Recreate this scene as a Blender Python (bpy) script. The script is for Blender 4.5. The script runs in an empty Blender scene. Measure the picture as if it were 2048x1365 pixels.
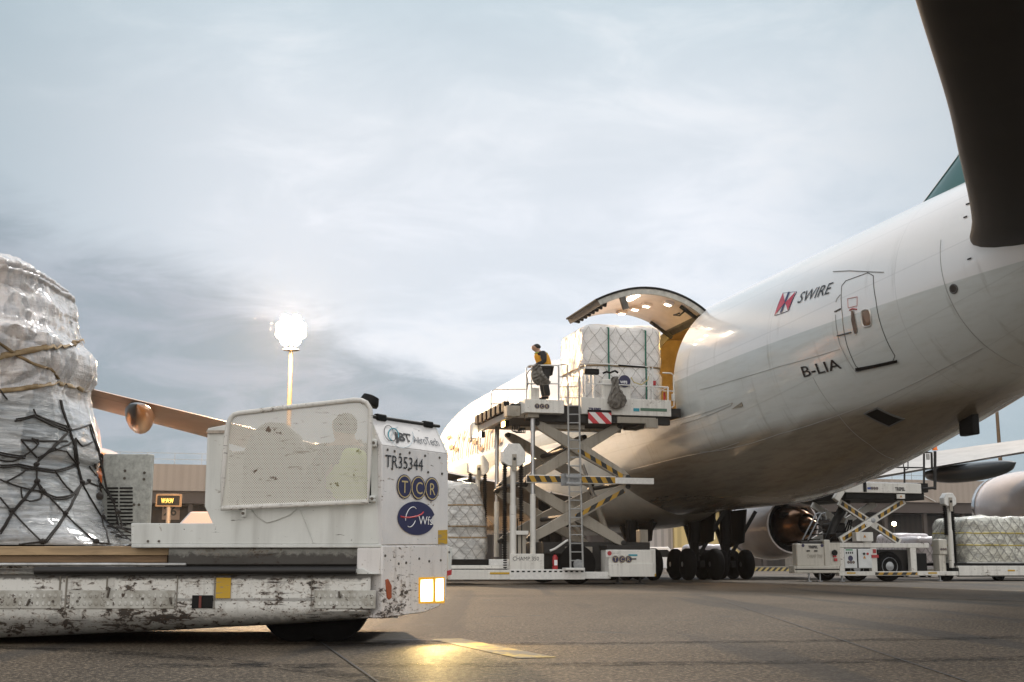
import bpy, bmesh, math, random
import numpy as np
from mathutils import Vector, Matrix, noise
from math import sin, cos, pi, radians, sqrt, atan2
random.seed(7)
SC = bpy.context.scene; COL = SC.collection
# ------------------------------------------------------------------ camera
F = 2450.0; HZ = 1133.0; EYE = 0.55
PIT = math.atan((HZ - 682.5) / F)
cam = bpy.data.cameras.new('camera'); camo = bpy.data.objects.new('camera', cam); COL.objects.link(camo)
camo.location = (0, 0, EYE); camo.rotation_euler = (pi/2 + PIT, 0, 0)
cam.sensor_width = 36; cam.lens = F * 36 / 2048; cam.clip_end = 3000; cam.clip_start = .05
SC.camera = camo
SC.view_settings.view_transform = 'Standard'; SC.view_settings.look = 'None'; SC.view_settings.exposure = 0.0; SC.view_settings.gamma = 1
SC.cycles.use_denoising = True
SC.cycles.max_bounces = 8; SC.cycles.transparent_max_bounces = 16
SC.cycles.sample_clamp_indirect = 6
# ------------------------------------------------------------------ sky
SUN_EL, SUN_AZ = radians(50), radians(28)      # azimuth measured from +Y clockwise; ahead and to the right
w = bpy.data.worlds.new('World'); SC.world = w; w.use_nodes = True
nt = w.node_tree; nt.nodes.clear()
class G:
    """tiny node-graph helper"""
    def __init__(s, nt): s.nt = nt
    def n(s, t, **k):
        x = s.nt.nodes.new(t)
        for a, b in k.items(): setattr(x, a, b)
        return x
    def L(s, a, b): s.nt.links.new(a, b)
    def put(s, sock, v):
        if hasattr(v, 'links') or isinstance(v, bpy.types.NodeSocket): s.L(v, sock)
        else: sock.default_value = v
    def m(s, op, a, b=0.0, c=None, clamp=False):
        x = s.n('ShaderNodeMath', operation=op, use_clamp=clamp); s.put(x.inputs[0], a); s.put(x.inputs[1], b)
        if c is not None: s.put(x.inputs[2], c)
        return x.outputs[0]
    def mix(s, f, a, b, bt='MIX'):
        x = s.n('ShaderNodeMix', data_type='RGBA', blend_type=bt)
        s.put(x.inputs[0], f); s.put(x.inputs[6], c4(a)); s.put(x.inputs[7], c4(b)); return x.outputs[2]
    def ramp(s, f, stops, interp='LINEAR'):
        x = s.n('ShaderNodeValToRGB'); x.color_ramp.interpolation = interp; e = x.color_ramp.elements
        while len(e) < len(stops): e.new(.5)
        for i, (p, c) in enumerate(stops):
            e[i].position = p; e[i].color = c4(c)
        s.put(x.inputs[0], f); return x.outputs[0]
    def ss(s, v, a, b):
        x = s.n('ShaderNodeMapRange', interpolation_type='SMOOTHSTEP'); s.put(x.inputs[0], v)
        x.inputs[1].default_value = a; x.inputs[2].default_value = b; return x.outputs[0]
    def vmap(s, v, sc=(1, 1, 1), loc=(0, 0, 0), rot=(0, 0, 0)):
        x = s.n('ShaderNodeMapping'); s.L(v, x.inputs[0]); x.inputs[1].default_value = loc; x.inputs[2].default_value = rot; x.inputs[3].default_value = sc
        return x.outputs[0]
    def noise(s, v, scale, detail=4, rough=.55, dist=0):
        x = s.n('ShaderNodeTexNoise'); s.put(x.inputs['Vector'], v); x.inputs['Scale'].default_value = scale
        x.inputs['Detail'].default_value = detail; x.inputs['Roughness'].default_value = rough; x.inputs['Distortion'].default_value = dist
        return x.outputs[0]
    def sep(s, v):
        x = s.n('ShaderNodeSeparateXYZ'); s.L(v, x.inputs[0]); return x.outputs
    def comb(s, a, b, c):
        x = s.n('ShaderNodeCombineXYZ'); s.put(x.inputs[0], a); s.put(x.inputs[1], b); s.put(x.inputs[2], c); return x.outputs[0]
def c4(c):
    if isinstance(c, bpy.types.NodeSocket): return c
    return (c[0], c[1], c[2], 1.0)
g = G(nt)
tc = g.n('ShaderNodeTexCoord').outputs['Generated']
X, Y, Z = g.sep(tc)
zp = g.m('ADD', g.m('MAXIMUM', Z, 0.0), .22)
cl = g.comb(g.m('DIVIDE', X, zp), g.m('DIVIDE', Y, zp), 0.0)
n1 = g.noise(g.vmap(cl, (.8, 1.0, 1), (3.1, 1.7, 0)), 1.0, 6, .5, .25)
n2 = g.noise(g.vmap(cl, (1.3, 1.6, 1), (8.3, 2.2, 0)), 3.0, 7, .62, .5)
n3 = g.noise(tc, 4.5, 5, .5)
sky = g.n('ShaderNodeTexSky', sky_type='NISHITA', sun_disc=False); sky.sun_elevation = SUN_EL; sky.sun_rotation = SUN_AZ
skyc = g.mix(1.0, sky.outputs[0], (.10, .10, .10), 'MULTIPLY')
base = g.ramp(g.m('MAXIMUM', Z, 0.0), [(0, (.60, .68, .74)), (.08, (.64, .71, .78)), (.17, (.80, .855, .93)), (.27, (.90, .935, 1.0)), (.34, (.86, .90, .95)), (.45, (.60, .71, .77)), (.62, (.85, .92, 1.0)), (.9, (1.15, 1.2, 1.28))])
tex = g.m('ADD', g.m('MULTIPLY', n1, .6), g.m('MULTIPLY', n2, .4))
base = g.mix(g.m('MULTIPLY', g.ss(tex, .56, .40), .32), base, (.50, .585, .655))
base = g.mix(g.m('MULTIPLY', g.ss(tex, .48, .64), .55), base, (.98, .98, 1.0))
side = g.m('MULTIPLY', g.ss(g.m('ABSOLUTE', g.m('ADD', X, .02)), .14, .46), g.ss(Z, .9, .3))
base = g.mix(g.m('MULTIPLY', side, .60), base, (.23, .345, .40))
thr = g.m('ADD', g.m('MULTIPLY', g.m('MAXIMUM', g.m('MULTIPLY', X, -1), -.15), .34), .125)
zz = g.m('ADD', g.m('SUBTRACT', Z, thr), g.m('MULTIPLY', g.m('SUBTRACT', g.m('ADD', g.m('MULTIPLY', n2, .5), g.m('MULTIPLY', n3, .5)), .5), .16))
bank = g.ss(zz, .036, -.022)
bankc = g.mix(g.ss(n2, .35, .65), (.26, .325, .375), (.38, .42, .485))
bankc = g.mix(g.ss(Z, .10, .02), bankc, (.46, .55, .62))
base = g.mix(g.m('MULTIPLY', bank, g.m('ADD', g.m('MULTIPLY', g.ss(X, .10, -.15), .27), .50)), base, bankc)
rear = g.m('MULTIPLY', g.ss(Y, .05, -.7), g.ss(Z, .95, .35))          # sky behind the camera brightened and warmed, added as fill light
base = g.mix(rear, base, (1.62, 1.54, 1.44))
base = g.mix(.93, skyc, base)
bg = g.n('ShaderNodeBackground'); g.L(base, bg.inputs[0]); bg.inputs[1].default_value = 1.0
wo = g.n('ShaderNodeOutputWorld'); g.L(bg.outputs[0], wo.inputs[0])
# ------------------------------------------------------------------ sun behind cloud
sl = bpy.data.lights.new('sun', 'SUN'); sl.energy = 2.4; sl.angle = radians(12); sl.color = (1, .95, .88)
so = bpy.data.objects.new('sun', sl); COL.objects.link(so)
sd = Vector((sin(SUN_AZ)*cos(SUN_EL), cos(SUN_AZ)*cos(SUN_EL), sin(SUN_EL)))
so.rotation_euler = sd.to_track_quat('Z', 'Y').to_euler(); so.location = sd * 200
# ------------------------------------------------------------------ places: sight lines to real positions
def ray(u, v):
    return Vector((u-1024, F*cos(PIT)-(682.5-v)*sin(PIT), F*sin(PIT)+(682.5-v)*cos(PIT)))
def at(u, v, D):                       # point at depth D
    r = ray(u, v); t = D / r.y; return Vector((r.x*t, D, EYE + r.z*t))
def gnd(u, v):                         # point on the ground
    r = ray(u, v); t = -EYE / r.z; return Vector((r.x*t, r.y*t, 0))
TH = radians(14.7)                      # the aircraft heads this far left of the view
PO = Vector((8.5, 41.0, 0))            # foot of the aft edge of the main cargo door on the centre line
RP = Matrix.Rotation(TH, 3, 'Z'); RPi = RP.transposed()
CP = RPi @ (Vector((0, 0, EYE)) - PO)   # camera in the aircraft frame
def pf(u, v, a):                       # aircraft frame, plane y = a
    r = RPi @ ray(u, v); t = (a - CP.y) / r.y; p = CP + r*t; return Vector((p.x, a, p.z))
def pside(u, v, l):                    # aircraft frame, plane x = l
    r = RPi @ ray(u, v); t = (l - CP.x) / r.x; p = CP + r*t; return Vector((l, p.y, p.z))
def pix(p):                            # aircraft frame -> picture
    q = RP @ p + PO; z = q.z-EYE; d = q.y*cos(PIT)+z*sin(PIT); v = -q.y*sin(PIT)+z*cos(PIT)
    return 1024+F*q.x/d, 682.5-F*v/d
# ------------------------------------------------------------------ mesh builder
OFF = Vector((0, 0, 0))
class MB:
    def __init__(s): s.v = []; s.f = []
    def add(s, vs, fs):
        b = len(s.v); s.v += [Vector(x) for x in vs]; s.f += [tuple(b+i for i in q) for q in fs]; return s
    def box(s, x0, x1, y0, y1, z0, z1):
        return s.add([(x0,y0,z0),(x1,y0,z0),(x1,y1,z0),(x0,y1,z0),(x0,y0,z1),(x1,y0,z1),(x1,y1,z1),(x0,y1,z1)],
                     [(0,3,2,1),(4,5,6,7),(0,1,5,4),(1,2,6,5),(2,3,7,6),(3,0,4,7)])
    def beam(s, p, q, w, h, up=(0,0,1)):
        p, q = Vector(p), Vector(q); d = (q-p).normalized(); sd = d.cross(Vector(up))
        if sd.length < 1e-4: sd = d.cross(Vector((0,1,0)))
        sd.normalize(); u = sd.cross(d).normalized(); sd = sd*w/2; u = u*h/2
        return s.add([p-sd-u,p+sd-u,p+sd+u,p-sd+u,q-sd-u,q+sd-u,q+sd+u,q-sd+u],[(0,3,2,1),(4,5,6,7),(0,1,5,4),(1,2,6,5),(2,3,7,6),(3,0,4,7)])
    def tube(s, pts, r, seg=8, closed=False, caps=True):
        pts = [Vector(p) for p in pts]; n = len(pts); rs = r if isinstance(r, (list, tuple)) else [r]*n
        b = len(s.v); u = None
        for i, p in enumerate(pts):
            if closed: d = pts[(i+1) % n]-pts[i-1]
            else: d = pts[min(i+1, n-1)]-pts[max(i-1, 0)]
            d.normalize()
            if u is None:
                u = d.cross(Vector((0,0,1)))
                if u.length < 1e-3: u = d.cross(Vector((0,1,0)))
            u = (u - d*u.dot(d)); u.normalize(); k = d.cross(u)
            for j in range(seg):
                t = 2*pi*j/seg; s.v.append(p + (u*cos(t)+k*sin(t))*rs[i])
        m = n if closed else n-1
        for i in range(m):
            for j in range(seg):
                a0 = b+i*seg; a1 = b+((i+1) % n)*seg; s.f.append((a0+j, a0+(j+1) % seg, a1+(j+1) % seg, a1+j))
        if caps and not closed:
            s.f.append(tuple(b+j for j in range(seg))[::-1]); s.f.append(tuple(b+(n-1)*seg+j for j in range(seg)))
        return s
    def lathe(s, o, ax, prof, seg=32, ref=(0,0,1), caps=True):   # prof: (distance along axis, radius)
        o = Vector(o); ax = Vector(ax).normalized(); u = ax.cross(Vector(ref))
        if u.length < 1e-3: u = ax.cross(Vector((1,0,0)))
        u.normalize(); k = ax.cross(u); b = len(s.v); n = len(prof)
        for (t, r) in prof:
            for j in range(seg):
                q = 2*pi*j/seg; s.v.append(o+ax*t+(u*cos(q)+k*sin(q))*r)
        for i in range(n-1):
            for j in range(seg): s.f.append((b+i*seg+j, b+i*seg+(j+1) % seg, b+(i+1)*seg+(j+1) % seg, b+(i+1)*seg+j))
        if caps:
            if prof[0][1] > 1e-4: s.f.append(tuple(b+j for j in range(seg))[::-1])
            if prof[-1][1] > 1e-4: s.f.append(tuple(b+(n-1)*seg+j for j in range(seg)))
        return s
    def prism(s, poly, d):            # poly: 3-D outline, d: extrusion vector
        n = len(poly); P = [Vector(p) for p in poly]; d = Vector(d)
        return s.add(P+[p+d for p in P], [tuple(range(n))[::-1], tuple(range(n, 2*n))]+[(i,(i+1) % n,n+(i+1) % n,n+i) for i in range(n)])
    def grid(s, fn, nu, nv, cu=False, skip=None):
        b = len(s.v)
        for i in range(nu):
            for j in range(nv): s.v.append(Vector(fn(i, j)))
        for i in range(nu if cu else nu-1):
            for j in range(nv-1):
                if skip and skip(i, j): continue
                i2 = (i+1) % nu; s.f.append((b+i*nv+j, b+i2*nv+j, b+i2*nv+j+1, b+i*nv+j+1))
        return s
    def build(s, name, mat, parent=None, bevel=0, smooth=35, off=None, merge=False, fixn=True):
        o_ = OFF if off is None else Vector(off)
        me = bpy.data.meshes.new(name); me.from_pydata([tuple(v-o_) for v in s.v], [], s.f); me.update()
        bm = bmesh.new(); bm.from_mesh(me)
        if merge: bmesh.ops.remove_doubles(bm, verts=bm.verts, dist=1e-5)
        if fixn: bmesh.ops.recalc_face_normals(bm, faces=bm.faces)
        bm.to_mesh(me); bm.free()
        me.materials.append(mat)
        if smooth:
            me.polygons.foreach_set('use_smooth', [True]*len(me.polygons)); me.set_sharp_from_angle(angle=radians(smooth))
        o = bpy.data.objects.new(name, me); COL.objects.link(o)
        if parent: o.parent = parent
        if bevel:
            b = o.modifiers.new('bevel', 'BEVEL'); b.width = bevel; b.segments = 2; b.limit_method = 'ANGLE'; b.angle_limit = radians(40)
        return o
def tag(o, label=None, cat=None, group=None, kind=None):
    if label: o['label'] = label
    if cat: o['category'] = cat
    if group: o['group'] = group
    if kind: o['kind'] = kind
    return o
def thing(name, label, cat, loc=(0,0,0), rz=0, group=None):
    o = bpy.data.objects.new(name, None); COL.objects.link(o); o.location = loc; o.rotation_euler = (0, 0, rz)
    o.empty_display_size = .2
    return tag(o, label, cat, group)
def text(s, size, mat, parent, fn, name='lettering', shear=0, xs=1, bold=0, cut=0, ext=0, off=None):
    """text mesh; fn maps (x along the line, y up) to a point"""
    cu = bpy.data.curves.new('t', 'FONT'); cu.body = s; cu.size = size; cu.shear = shear; cu.offset = bold; cu.resolution_u = 3
    o = bpy.data.objects.new('t', cu); COL.objects.link(o)
    dg = bpy.context.evaluated_depsgraph_get(); me = bpy.data.meshes.new_from_object(o.evaluated_get(dg))
    bpy.data.objects.remove(o); bpy.data.curves.remove(cu)
    bm = bmesh.new(); bm.from_mesh(me)
    if cut:
        ys = [v.co.y for v in bm.verts]; y = min(ys)+cut
        while y < max(ys):
            bmesh.ops.bisect_plane(bm, geom=bm.verts[:]+bm.edges[:]+bm.faces[:], plane_co=(0,y,0), plane_no=(0,1,0)); y += cut
    o_ = OFF if off is None else Vector(off)
    for v in bm.verts: v.co = Vector(fn(v.co.x*xs, v.co.y)) - o_
    bm.to_mesh(me); bm.free(); me.materials.clear(); me.materials.append(mat)
    r = bpy.data.objects.new(name, me); COL.objects.link(r); r.parent = parent; return r
def lamp(name, kind, loc, energy, color, parent=None, size=.1, target=None, spot=None, blend=.6, off=None):
    l = bpy.data.lights.new(name, kind); l.energy = energy; l.color = color
    if kind == 'AREA': l.size = size
    else: l.shadow_soft_size = size
    if spot: l.spot_size = radians(spot); l.spot_blend = blend
    o = bpy.data.objects.new(name, l); COL.objects.link(o); loc = Vector(loc)
    o.location = loc - (OFF if off is None else Vector(off))
    if parent: o.parent = parent
    if target is not None: o.rotation_euler = (loc-Vector(target)).to_track_quat('Z', 'Y').to_euler()
    return o
# ------------------------------------------------------------------ materials
def newmat(name):
    m = bpy.data.materials.new(name); m.use_nodes = True; nt = m.node_tree
    return m, G(nt), nt.nodes['Principled BSDF']
def mat(name, col, rough=.5, metal=0.0, var=.0, vs=4.0, bump=0.0, bs=60.0, coat=0.0, emit=None, es=0.0, rv=0.0, spec=.5):
    m, g, p = newmat(name)
    p.inputs['Base Color'].default_value = c4(col); p.inputs['Roughness'].default_value = rough; p.inputs['Metallic'].default_value = metal
    p.inputs['Coat Weight'].default_value = coat; p.inputs['Specular IOR Level'].default_value = spec
    if var or bump or rv:
        tc = g.n('ShaderNodeTexCoord').outputs['Object']
    if var:
        n = g.noise(tc, vs, 6, .62)
        dk = tuple(c*(1-var) for c in col); lt = tuple(min(1, c*(1+var*.5)) for c in col)
        g.L(g.ramp(n, [(.3, dk), (.7, lt)]), p.inputs['Base Color'])
    if rv: g.L(g.m('ADD', g.m('MULTIPLY', g.noise(tc, vs*1.7, 5), rv), rough-rv/2), p.inputs['Roughness'])
    if bump:
        b = g.n('ShaderNodeBump'); b.inputs['Strength'].default_value = bump; b.inputs['Distance'].default_value = .02
        g.L(g.noise(tc, bs, 5, .6), b.inputs['Height']); g.L(b.outputs[0], p.inputs['Normal'])
    if emit: p.inputs['Emission Color'].default_value = c4(emit); p.inputs['Emission Strength'].default_value = es
    return m
def dirty(name, col, chips=.5, grime=.5, sc=1.0, streak=(14, 14, 1.2), rust=(.048, .028, .017), rough=.42, gcol=(.10, .085, .065), band=()):
    """worn paint: grime clouds, run-down streaks, sideways scrapes and chips to dark primer and rust"""
    m, g, p = newmat(name); tc = g.n('ShaderNodeTexCoord').outputs['Object']
    big = g.noise(tc, 1.6*sc, 6, .6, .3)
    st = g.noise(g.vmap(tc, streak), 1.0*sc, 5, .6)
    scr = g.noise(g.vmap(tc, (1.3, 3, 24)), 1.5*sc, 5, .62, .25)
    c1 = g.noise(g.vmap(tc, (1, 1, 1.6)), 13*sc, 6, .68, .5)
    c2 = g.noise(tc, 42*sc, 4, .6)
    base = g.mix(g.ss(big, .35, .7), tuple(c*.86 for c in col), col)
    gf = g.m('MULTIPLY', g.ss(g.m('ADD', g.m('MULTIPLY', st, .6), g.m('MULTIPLY', big, .4)), .46, .74), grime, clamp=True)
    base = g.mix(gf, base, gcol)
    ch = g.m('ADD', g.m('MULTIPLY', c1, .56), g.m('MULTIPLY', big, .44))
    t = .655 - .10*chips
    f1 = g.m('MULTIPLY', g.ss(ch, t, t+.025), 1.0)
    f2 = g.m('MULTIPLY', g.ss(scr, .68-.09*chips, .70-.09*chips), g.ss(big, .44, .54))
    f3 = g.ss(c2, .72-.07*chips, .75-.07*chips)
    rim = g.ss(ch, t-.035, t)
    base = g.mix(g.m('MULTIPLY', rim, .45), base, (.20, .13, .08))
    fx = g.m('MAXIMUM', g.m('MAXIMUM', f1, f2), f3)
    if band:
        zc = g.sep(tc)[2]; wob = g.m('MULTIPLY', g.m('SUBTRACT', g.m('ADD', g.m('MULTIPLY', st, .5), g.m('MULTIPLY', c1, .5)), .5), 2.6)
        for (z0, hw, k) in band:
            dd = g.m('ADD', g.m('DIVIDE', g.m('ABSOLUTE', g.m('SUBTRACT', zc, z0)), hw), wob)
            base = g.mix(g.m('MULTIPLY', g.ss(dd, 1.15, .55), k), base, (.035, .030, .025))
    rc = g.mix(g.ss(c2, .4, .6), rust, (.03, .028, .025))
    base = g.mix(g.m('MULTIPLY', fx, .93), base, rc)
    g.L(base, p.inputs['Base Color'])
    g.L(g.m('ADD', g.m('MULTIPLY', g.m('MAXIMUM', fx, gf), .35), rough), p.inputs['Roughness'])
    b = g.n('ShaderNodeBump'); b.inputs['Strength'].default_value = .35; b.inputs['Distance'].default_value = .004
    g.L(g.m('SUBTRACT', g.m('MULTIPLY', c2, .25), fx), b.inputs['Height']); g.L(b.outputs[0], p.inputs['Normal'])
    return m
def stripes(name, ax, freq, a, b, rough=.5, wear=.0, phase=0.0):
    m, g, p = newmat(name); tc = g.n('ShaderNodeTexCoord').outputs['Object']; x, y, z = g.sep(tc)
    v = g.m('ADD', g.m('ADD', g.m('MULTIPLY', x, ax[0]*freq), g.m('MULTIPLY', y, ax[1]*freq)), g.m('ADD', g.m('MULTIPLY', z, ax[2]*freq), phase))
    f = g.m('GREATER_THAN', g.m('FRACT', v), .5)
    c = g.mix(f, a, b)
    if wear: c = g.mix(g.m('MULTIPLY', g.ss(g.noise(tc, 7, 6, .65), .5, .75), wear), c, (.16, .14, .11))
    g.L(c, p.inputs['Base Color']); p.inputs['Roughness'].default_value = rough
    return m
def glow(name, col, s):
    m = bpy.data.materials.new(name); m.use_nodes = True; n = m.node_tree; n.nodes.clear(); g = G(n)
    e = g.n('ShaderNodeEmission'); e.inputs[0].default_value = c4(col); e.inputs[1].default_value = s
    o = g.n('ShaderNodeOutputMaterial'); g.L(e.outputs[0], o.inputs[0]); return m
M_black = mat('black_metal', (.008, .0075, .007), .55, var=.4, vs=8, spec=.2)
M_rubber = mat('rubber', (.007, .0065, .0065), .85, var=.3, vs=12, bump=.2, bs=30, spec=.15)
M_steel = mat('steel', (.45, .45, .45), .32, .9, var=.2, vs=9, rv=.2)
M_gear = mat('gear_black', (.007, .0065, .006), .6, var=.4, vs=6, spec=.25)
M_galv = mat('galvanised', (.34, .35, .36), .45, .7, var=.25, vs=14)
M_dark = mat('dark_frame', (.018, .016, .014), .6, var=.5, vs=5)
M_lwhite = dirty('loader_white', (.76, .74, .69), .25, .38, .6)
M_lgrey = dirty('loader_grey', (.36, .325, .27), .25, .6, .6)
M_rail = mat('rail_white', (.72, .71, .68), .4, var=.15, vs=10)
M_railg = mat('rail_grey', (.36, .36, .35), .45, .3, var=.25, vs=10)
M_navy = mat('navy_sticker', (.018, .016, .07), .35, var=.1)
M_gold = mat('gold_sticker', (.50, .40, .20), .4)
M_ink = mat('black_lettering', (.012, .012, .015), .45)
M_teal = mat('teal_sticker', (.03, .28, .36), .4)
M_redm = mat('red_paint', (.42, .025, .03), .35, var=.2)
M_yel = mat('yellow_sticker', (.55, .33, .01), .5, var=.25, vs=25)
M_whitep = mat('white_lettering', (.8, .8, .8), .4)
# ================================================================== the apron
def apron_mat():
    m, g, p = newmat('apron_asphalt'); tc = g.n('ShaderNodeTexCoord').outputs['Object']
    fine = g.noise(tc, 34, 5, .78); mid = g.noise(tc, 9, 6, .6, .3); big = g.noise(g.vmap(tc, (.22, .10, 1)), 1.0, 6, .6, .6)
    vor = g.n('ShaderNodeTexVoronoi'); g.L(tc, vor.inputs['Vector']); vor.inputs['Scale'].default_value = 120
    base = g.mix(g.ss(big, .3, .7), (.032, .0235, .0155), (.102, .077, .053))
    base = g.mix(g.m('MULTIPLY', g.ss(mid, .5, .72), .5), base, (.028, .024, .021))
    base = g.mix(g.m('MULTIPLY', g.ss(fine, .50, .64), .85), base, (.31, .245, .175))
    base = g.mix(g.m('MULTIPLY', g.ss(fine, .48, .32), .85), base, (.014, .012, .011))
    tr = g.noise(g.vmap(tc, (.35, .02, 1), rot=(0, 0, .35)), 2.2, 4, .5, .2)      # rubber marks of turning tyres
    base = g.mix(g.m('MULTIPLY', g.ss(tr, .54, .62), .65), base, (.032, .03, .028))
    oil = g.noise(tc, 1.1, 5, .65, 1.0)
    base = g.mix(g.m('MULTIPLY', g.ss(oil, .60, .66), .7), base, (.028, .025, .023))
    g.L(base, p.inputs['Base Color'])
    r = g.m('ADD', g.m('MULTIPLY', mid, .30), .46); r = g.m('SUBTRACT', r, g.m('MULTIPLY', g.ss(oil, .6, .72), .12))
    g.L(r, p.inputs['Roughness']); p.inputs['Specular IOR Level'].default_value = .12
    b = g.n('ShaderNodeBump'); b.inputs['Strength'].default_value = .8; b.inputs['Distance'].default_value = .012
    g.L(g.m('ADD', fine, g.m('MULTIPLY', vor.outputs[0], .5)), b.inputs['Height']); g.L(b.outputs[0], p.inputs['Normal'])
    return m
o = MB().add([(-900,-300,0),(900,-300,0),(900,1500,0),(-900,1500,0)], [(0,1,2,3)]).build('apron', apron_mat(), smooth=0); tag(o, kind='structure')
def strip(name, pts, wd, m, z):
    mb = MB(); L = []
    for i, p in enumerate(pts):
        d = (pts[min(i+1, len(pts)-1)]-pts[max(i-1, 0)]).normalized(); s = Vector((-d.y, d.x, 0))*wd/2
        L += [p-s+Vector((0,0,z)), p+s+Vector((0,0,z))]
    mb.add(L, [(2*i, 2*i+2, 2*i+3, 2*i+1) for i in range(len(pts)-1)])
    return tag(mb.build(name, m, smooth=0), kind='structure')
def paint_mat(name, col):
    m, g, p = newmat(name); tc = g.n('ShaderNodeTexCoord').outputs['Object']
    n = g.noise(tc, 16, 6, .75); n2 = g.noise(tc, 3, 5, .6)
    g.L(g.mix(g.ss(g.m('ADD', g.m('MULTIPLY', n, .5), g.m('MULTIPLY', n2, .5)), .38, .56), col, (.05, .042, .03)), p.inputs['Base Color'])
    p.inputs['Roughness'].default_value = .5; return m
M_line = paint_mat('yellow_line_paint', (.42, .28, .015))
M_tar = mat('joint_tar', (.012, .011, .011), .55)
strip('yellow_line', [gnd(892,1279), gnd(960,1293), gnd(1030,1308), gnd(1075,1317)], .25, M_line, .004)
strip('far_yellow_line', [gnd(1250,1157.5), gnd(1400,1163), gnd(1700,1172), gnd(2300,1190)], .16, M_line, .004)
strip('joint', [gnd(628,1276), gnd(642,1286), gnd(690,1320), gnd(757,1367), gnd(850,1430)], .014, M_tar, .006)
strip('joint', [gnd(676,1279), gnd(740,1281), gnd(800,1280), gnd(884,1283)], .05, M_tar, .005)
strip('joint', [gnd(905,1196), gnd(1400,1199), gnd(2100,1204)], .03, M_tar, .005)
strip('joint', [gnd(905,1262), gnd(1400,1271), gnd(2100,1283)], .012, M_tar, .005)
def mark_mat():
    m, g, p = newmat('tyre_rubber_mark'); tc = g.n('ShaderNodeTexCoord').outputs['Object']; n = g.noise(tc, 5, 6, .7); n2 = g.noise(tc, 26, 4, .7)
    p.inputs['Base Color'].default_value = (.012, .011, .010, 1); p.inputs['Roughness'].default_value = .6; p.inputs['Specular IOR Level'].default_value = .1
    g.L(g.m('MULTIPLY', g.ss(g.m('ADD', g.m('MULTIPLY', n, .6), g.m('MULTIPLY', n2, .4)), .42, .62), .62), p.inputs['Alpha']); return m
M_mark = mark_mat()
def arc(c, r, a0, a1): return [Vector((c[0]+r*cos(radians(a0+(a1-a0)*k/40)), c[1]+r*sin(radians(a0+(a1-a0)*k/40)), 0)) for k in range(41)]
zmk = .0015
for c, r, a0, a1, wd in (((-1.5, 26), 17, 268, 330, .30), ((-1.5, 26), 18.9, 268, 330, .30), ((14, 6), 9, 60, 150, .26), ((14, 6), 10.7, 60, 150, .26), ((-6, 3), 6.2, 20, 80, .22), ((30, 30), 22, 200, 262, .35), ((30, 30), 24.2, 200, 262, .35)):
    strip('tyre_mark', arc(c, r, a0, a1), wd, M_mark, zmk); zmk += .0003
strip('joint', [Vector((-2, 14.2, 0)), Vector((14, 12.4, 0))], .012, M_tar, .0052); strip('joint', [Vector((2.1, 5, 0)), Vector((3.4, 20, 0))], .012, M_tar, .0056); strip('joint', [Vector((7.6, 12, 0)), Vector((9.4, 32, 0))], .015, M_tar, .0058)
# ================================================================== terminal behind the aircraft
TA, TB = Vector((-38.5, 140, 0)), Vector((59.7, 167, 0))
tang = atan2(TB.y-TA.y, TB.x-TA.x)
def corr_mat(name, a, b, f):
    m, g, p = newmat(name); tc = g.n('ShaderNodeTexCoord').outputs['Object']; x, y, z = g.sep(tc)
    v = g.m('PINGPONG', g.m('MULTIPLY', x, f), .5); n = g.noise(g.vmap(tc, (.5, .5, .06)), 1, 5, .6)
    c = g.mix(g.ss(v, .12, .3), a, b); c = g.mix(g.m('MULTIPLY', g.ss(n, .45, .7), .35), c, tuple(k*.6 for k in b))
    g.L(c, p.inputs['Base Color']); p.inputs['Roughness'].default_value = .6; return m
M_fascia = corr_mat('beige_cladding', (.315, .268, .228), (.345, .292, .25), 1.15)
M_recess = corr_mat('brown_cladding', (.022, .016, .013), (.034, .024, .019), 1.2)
M_soffit = mat('soffit', (.07, .055, .048), .7)
M_conc = mat('concrete', (.30, .28, .25), .8, var=.3, vs=.5)
term = thing('terminal', 'long low beige ribbed freight terminal with a railing on its roof behind the aircraft', 'building', TA, tang)
OFF = Vector((0, 0, 0))
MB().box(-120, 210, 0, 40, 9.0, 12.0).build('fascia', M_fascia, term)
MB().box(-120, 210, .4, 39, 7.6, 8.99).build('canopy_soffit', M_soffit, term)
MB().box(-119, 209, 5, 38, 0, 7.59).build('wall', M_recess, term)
mb = MB()
for k in range(-118, 209, 6): mb.box(k-.25, k+.25, .9, 1.4, 0, 7.59)
mb.build('column', M_soffit, term)['kind'] = 'stuff'
mb = MB(); 
for k in range(-120, 211, 3): mb.beam((k, .5, 12.0), (k, .5, 13.3), .05, .05)
for z in (12.6, 13.3): mb.beam((-120, .5, z), (210, .5, z), .05, .05)
mb.build('roof_railing', M_galv, term)
for x0 in (-6, 2.5, 40, 48, 70, 79, 110):
    MB().box(x0, x0+5.5, 4.93, 4.99, 0, 5.0).build('roller_door', M_conc if x0 in (40, 79) else M_soffit, term)
for x0 in (4.2, 71, 90, 99):
    MB().beam((x0, -.15, 9.1), (x0+.5 if x0 < 50 else x0-4.5, -.12, 11.2), .16, .08).build('stay_rod', M_rail, term)
# stand number board on the recessed wall
nb = thing('stand_board', 'small square board reading 26 on the dark wall right of the lit clock display', 'sign', TA, tang)
q = at(342, 1024, 146.5)
lp = Matrix.Rotation(-tang, 3, 'Z') @ (q-TA)
MB().box(lp.x-1.0, lp.x+1.0, 4.7, 4.86, 5.9, 8.0).build('panel', mat('board_pale', (.40, .30, .24), .6), nb)
text('26', 1.5, M_ink, nb, lambda x, y: (lp.x-.85+x, 4.69, 6.4+y), bold=.03)
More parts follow.
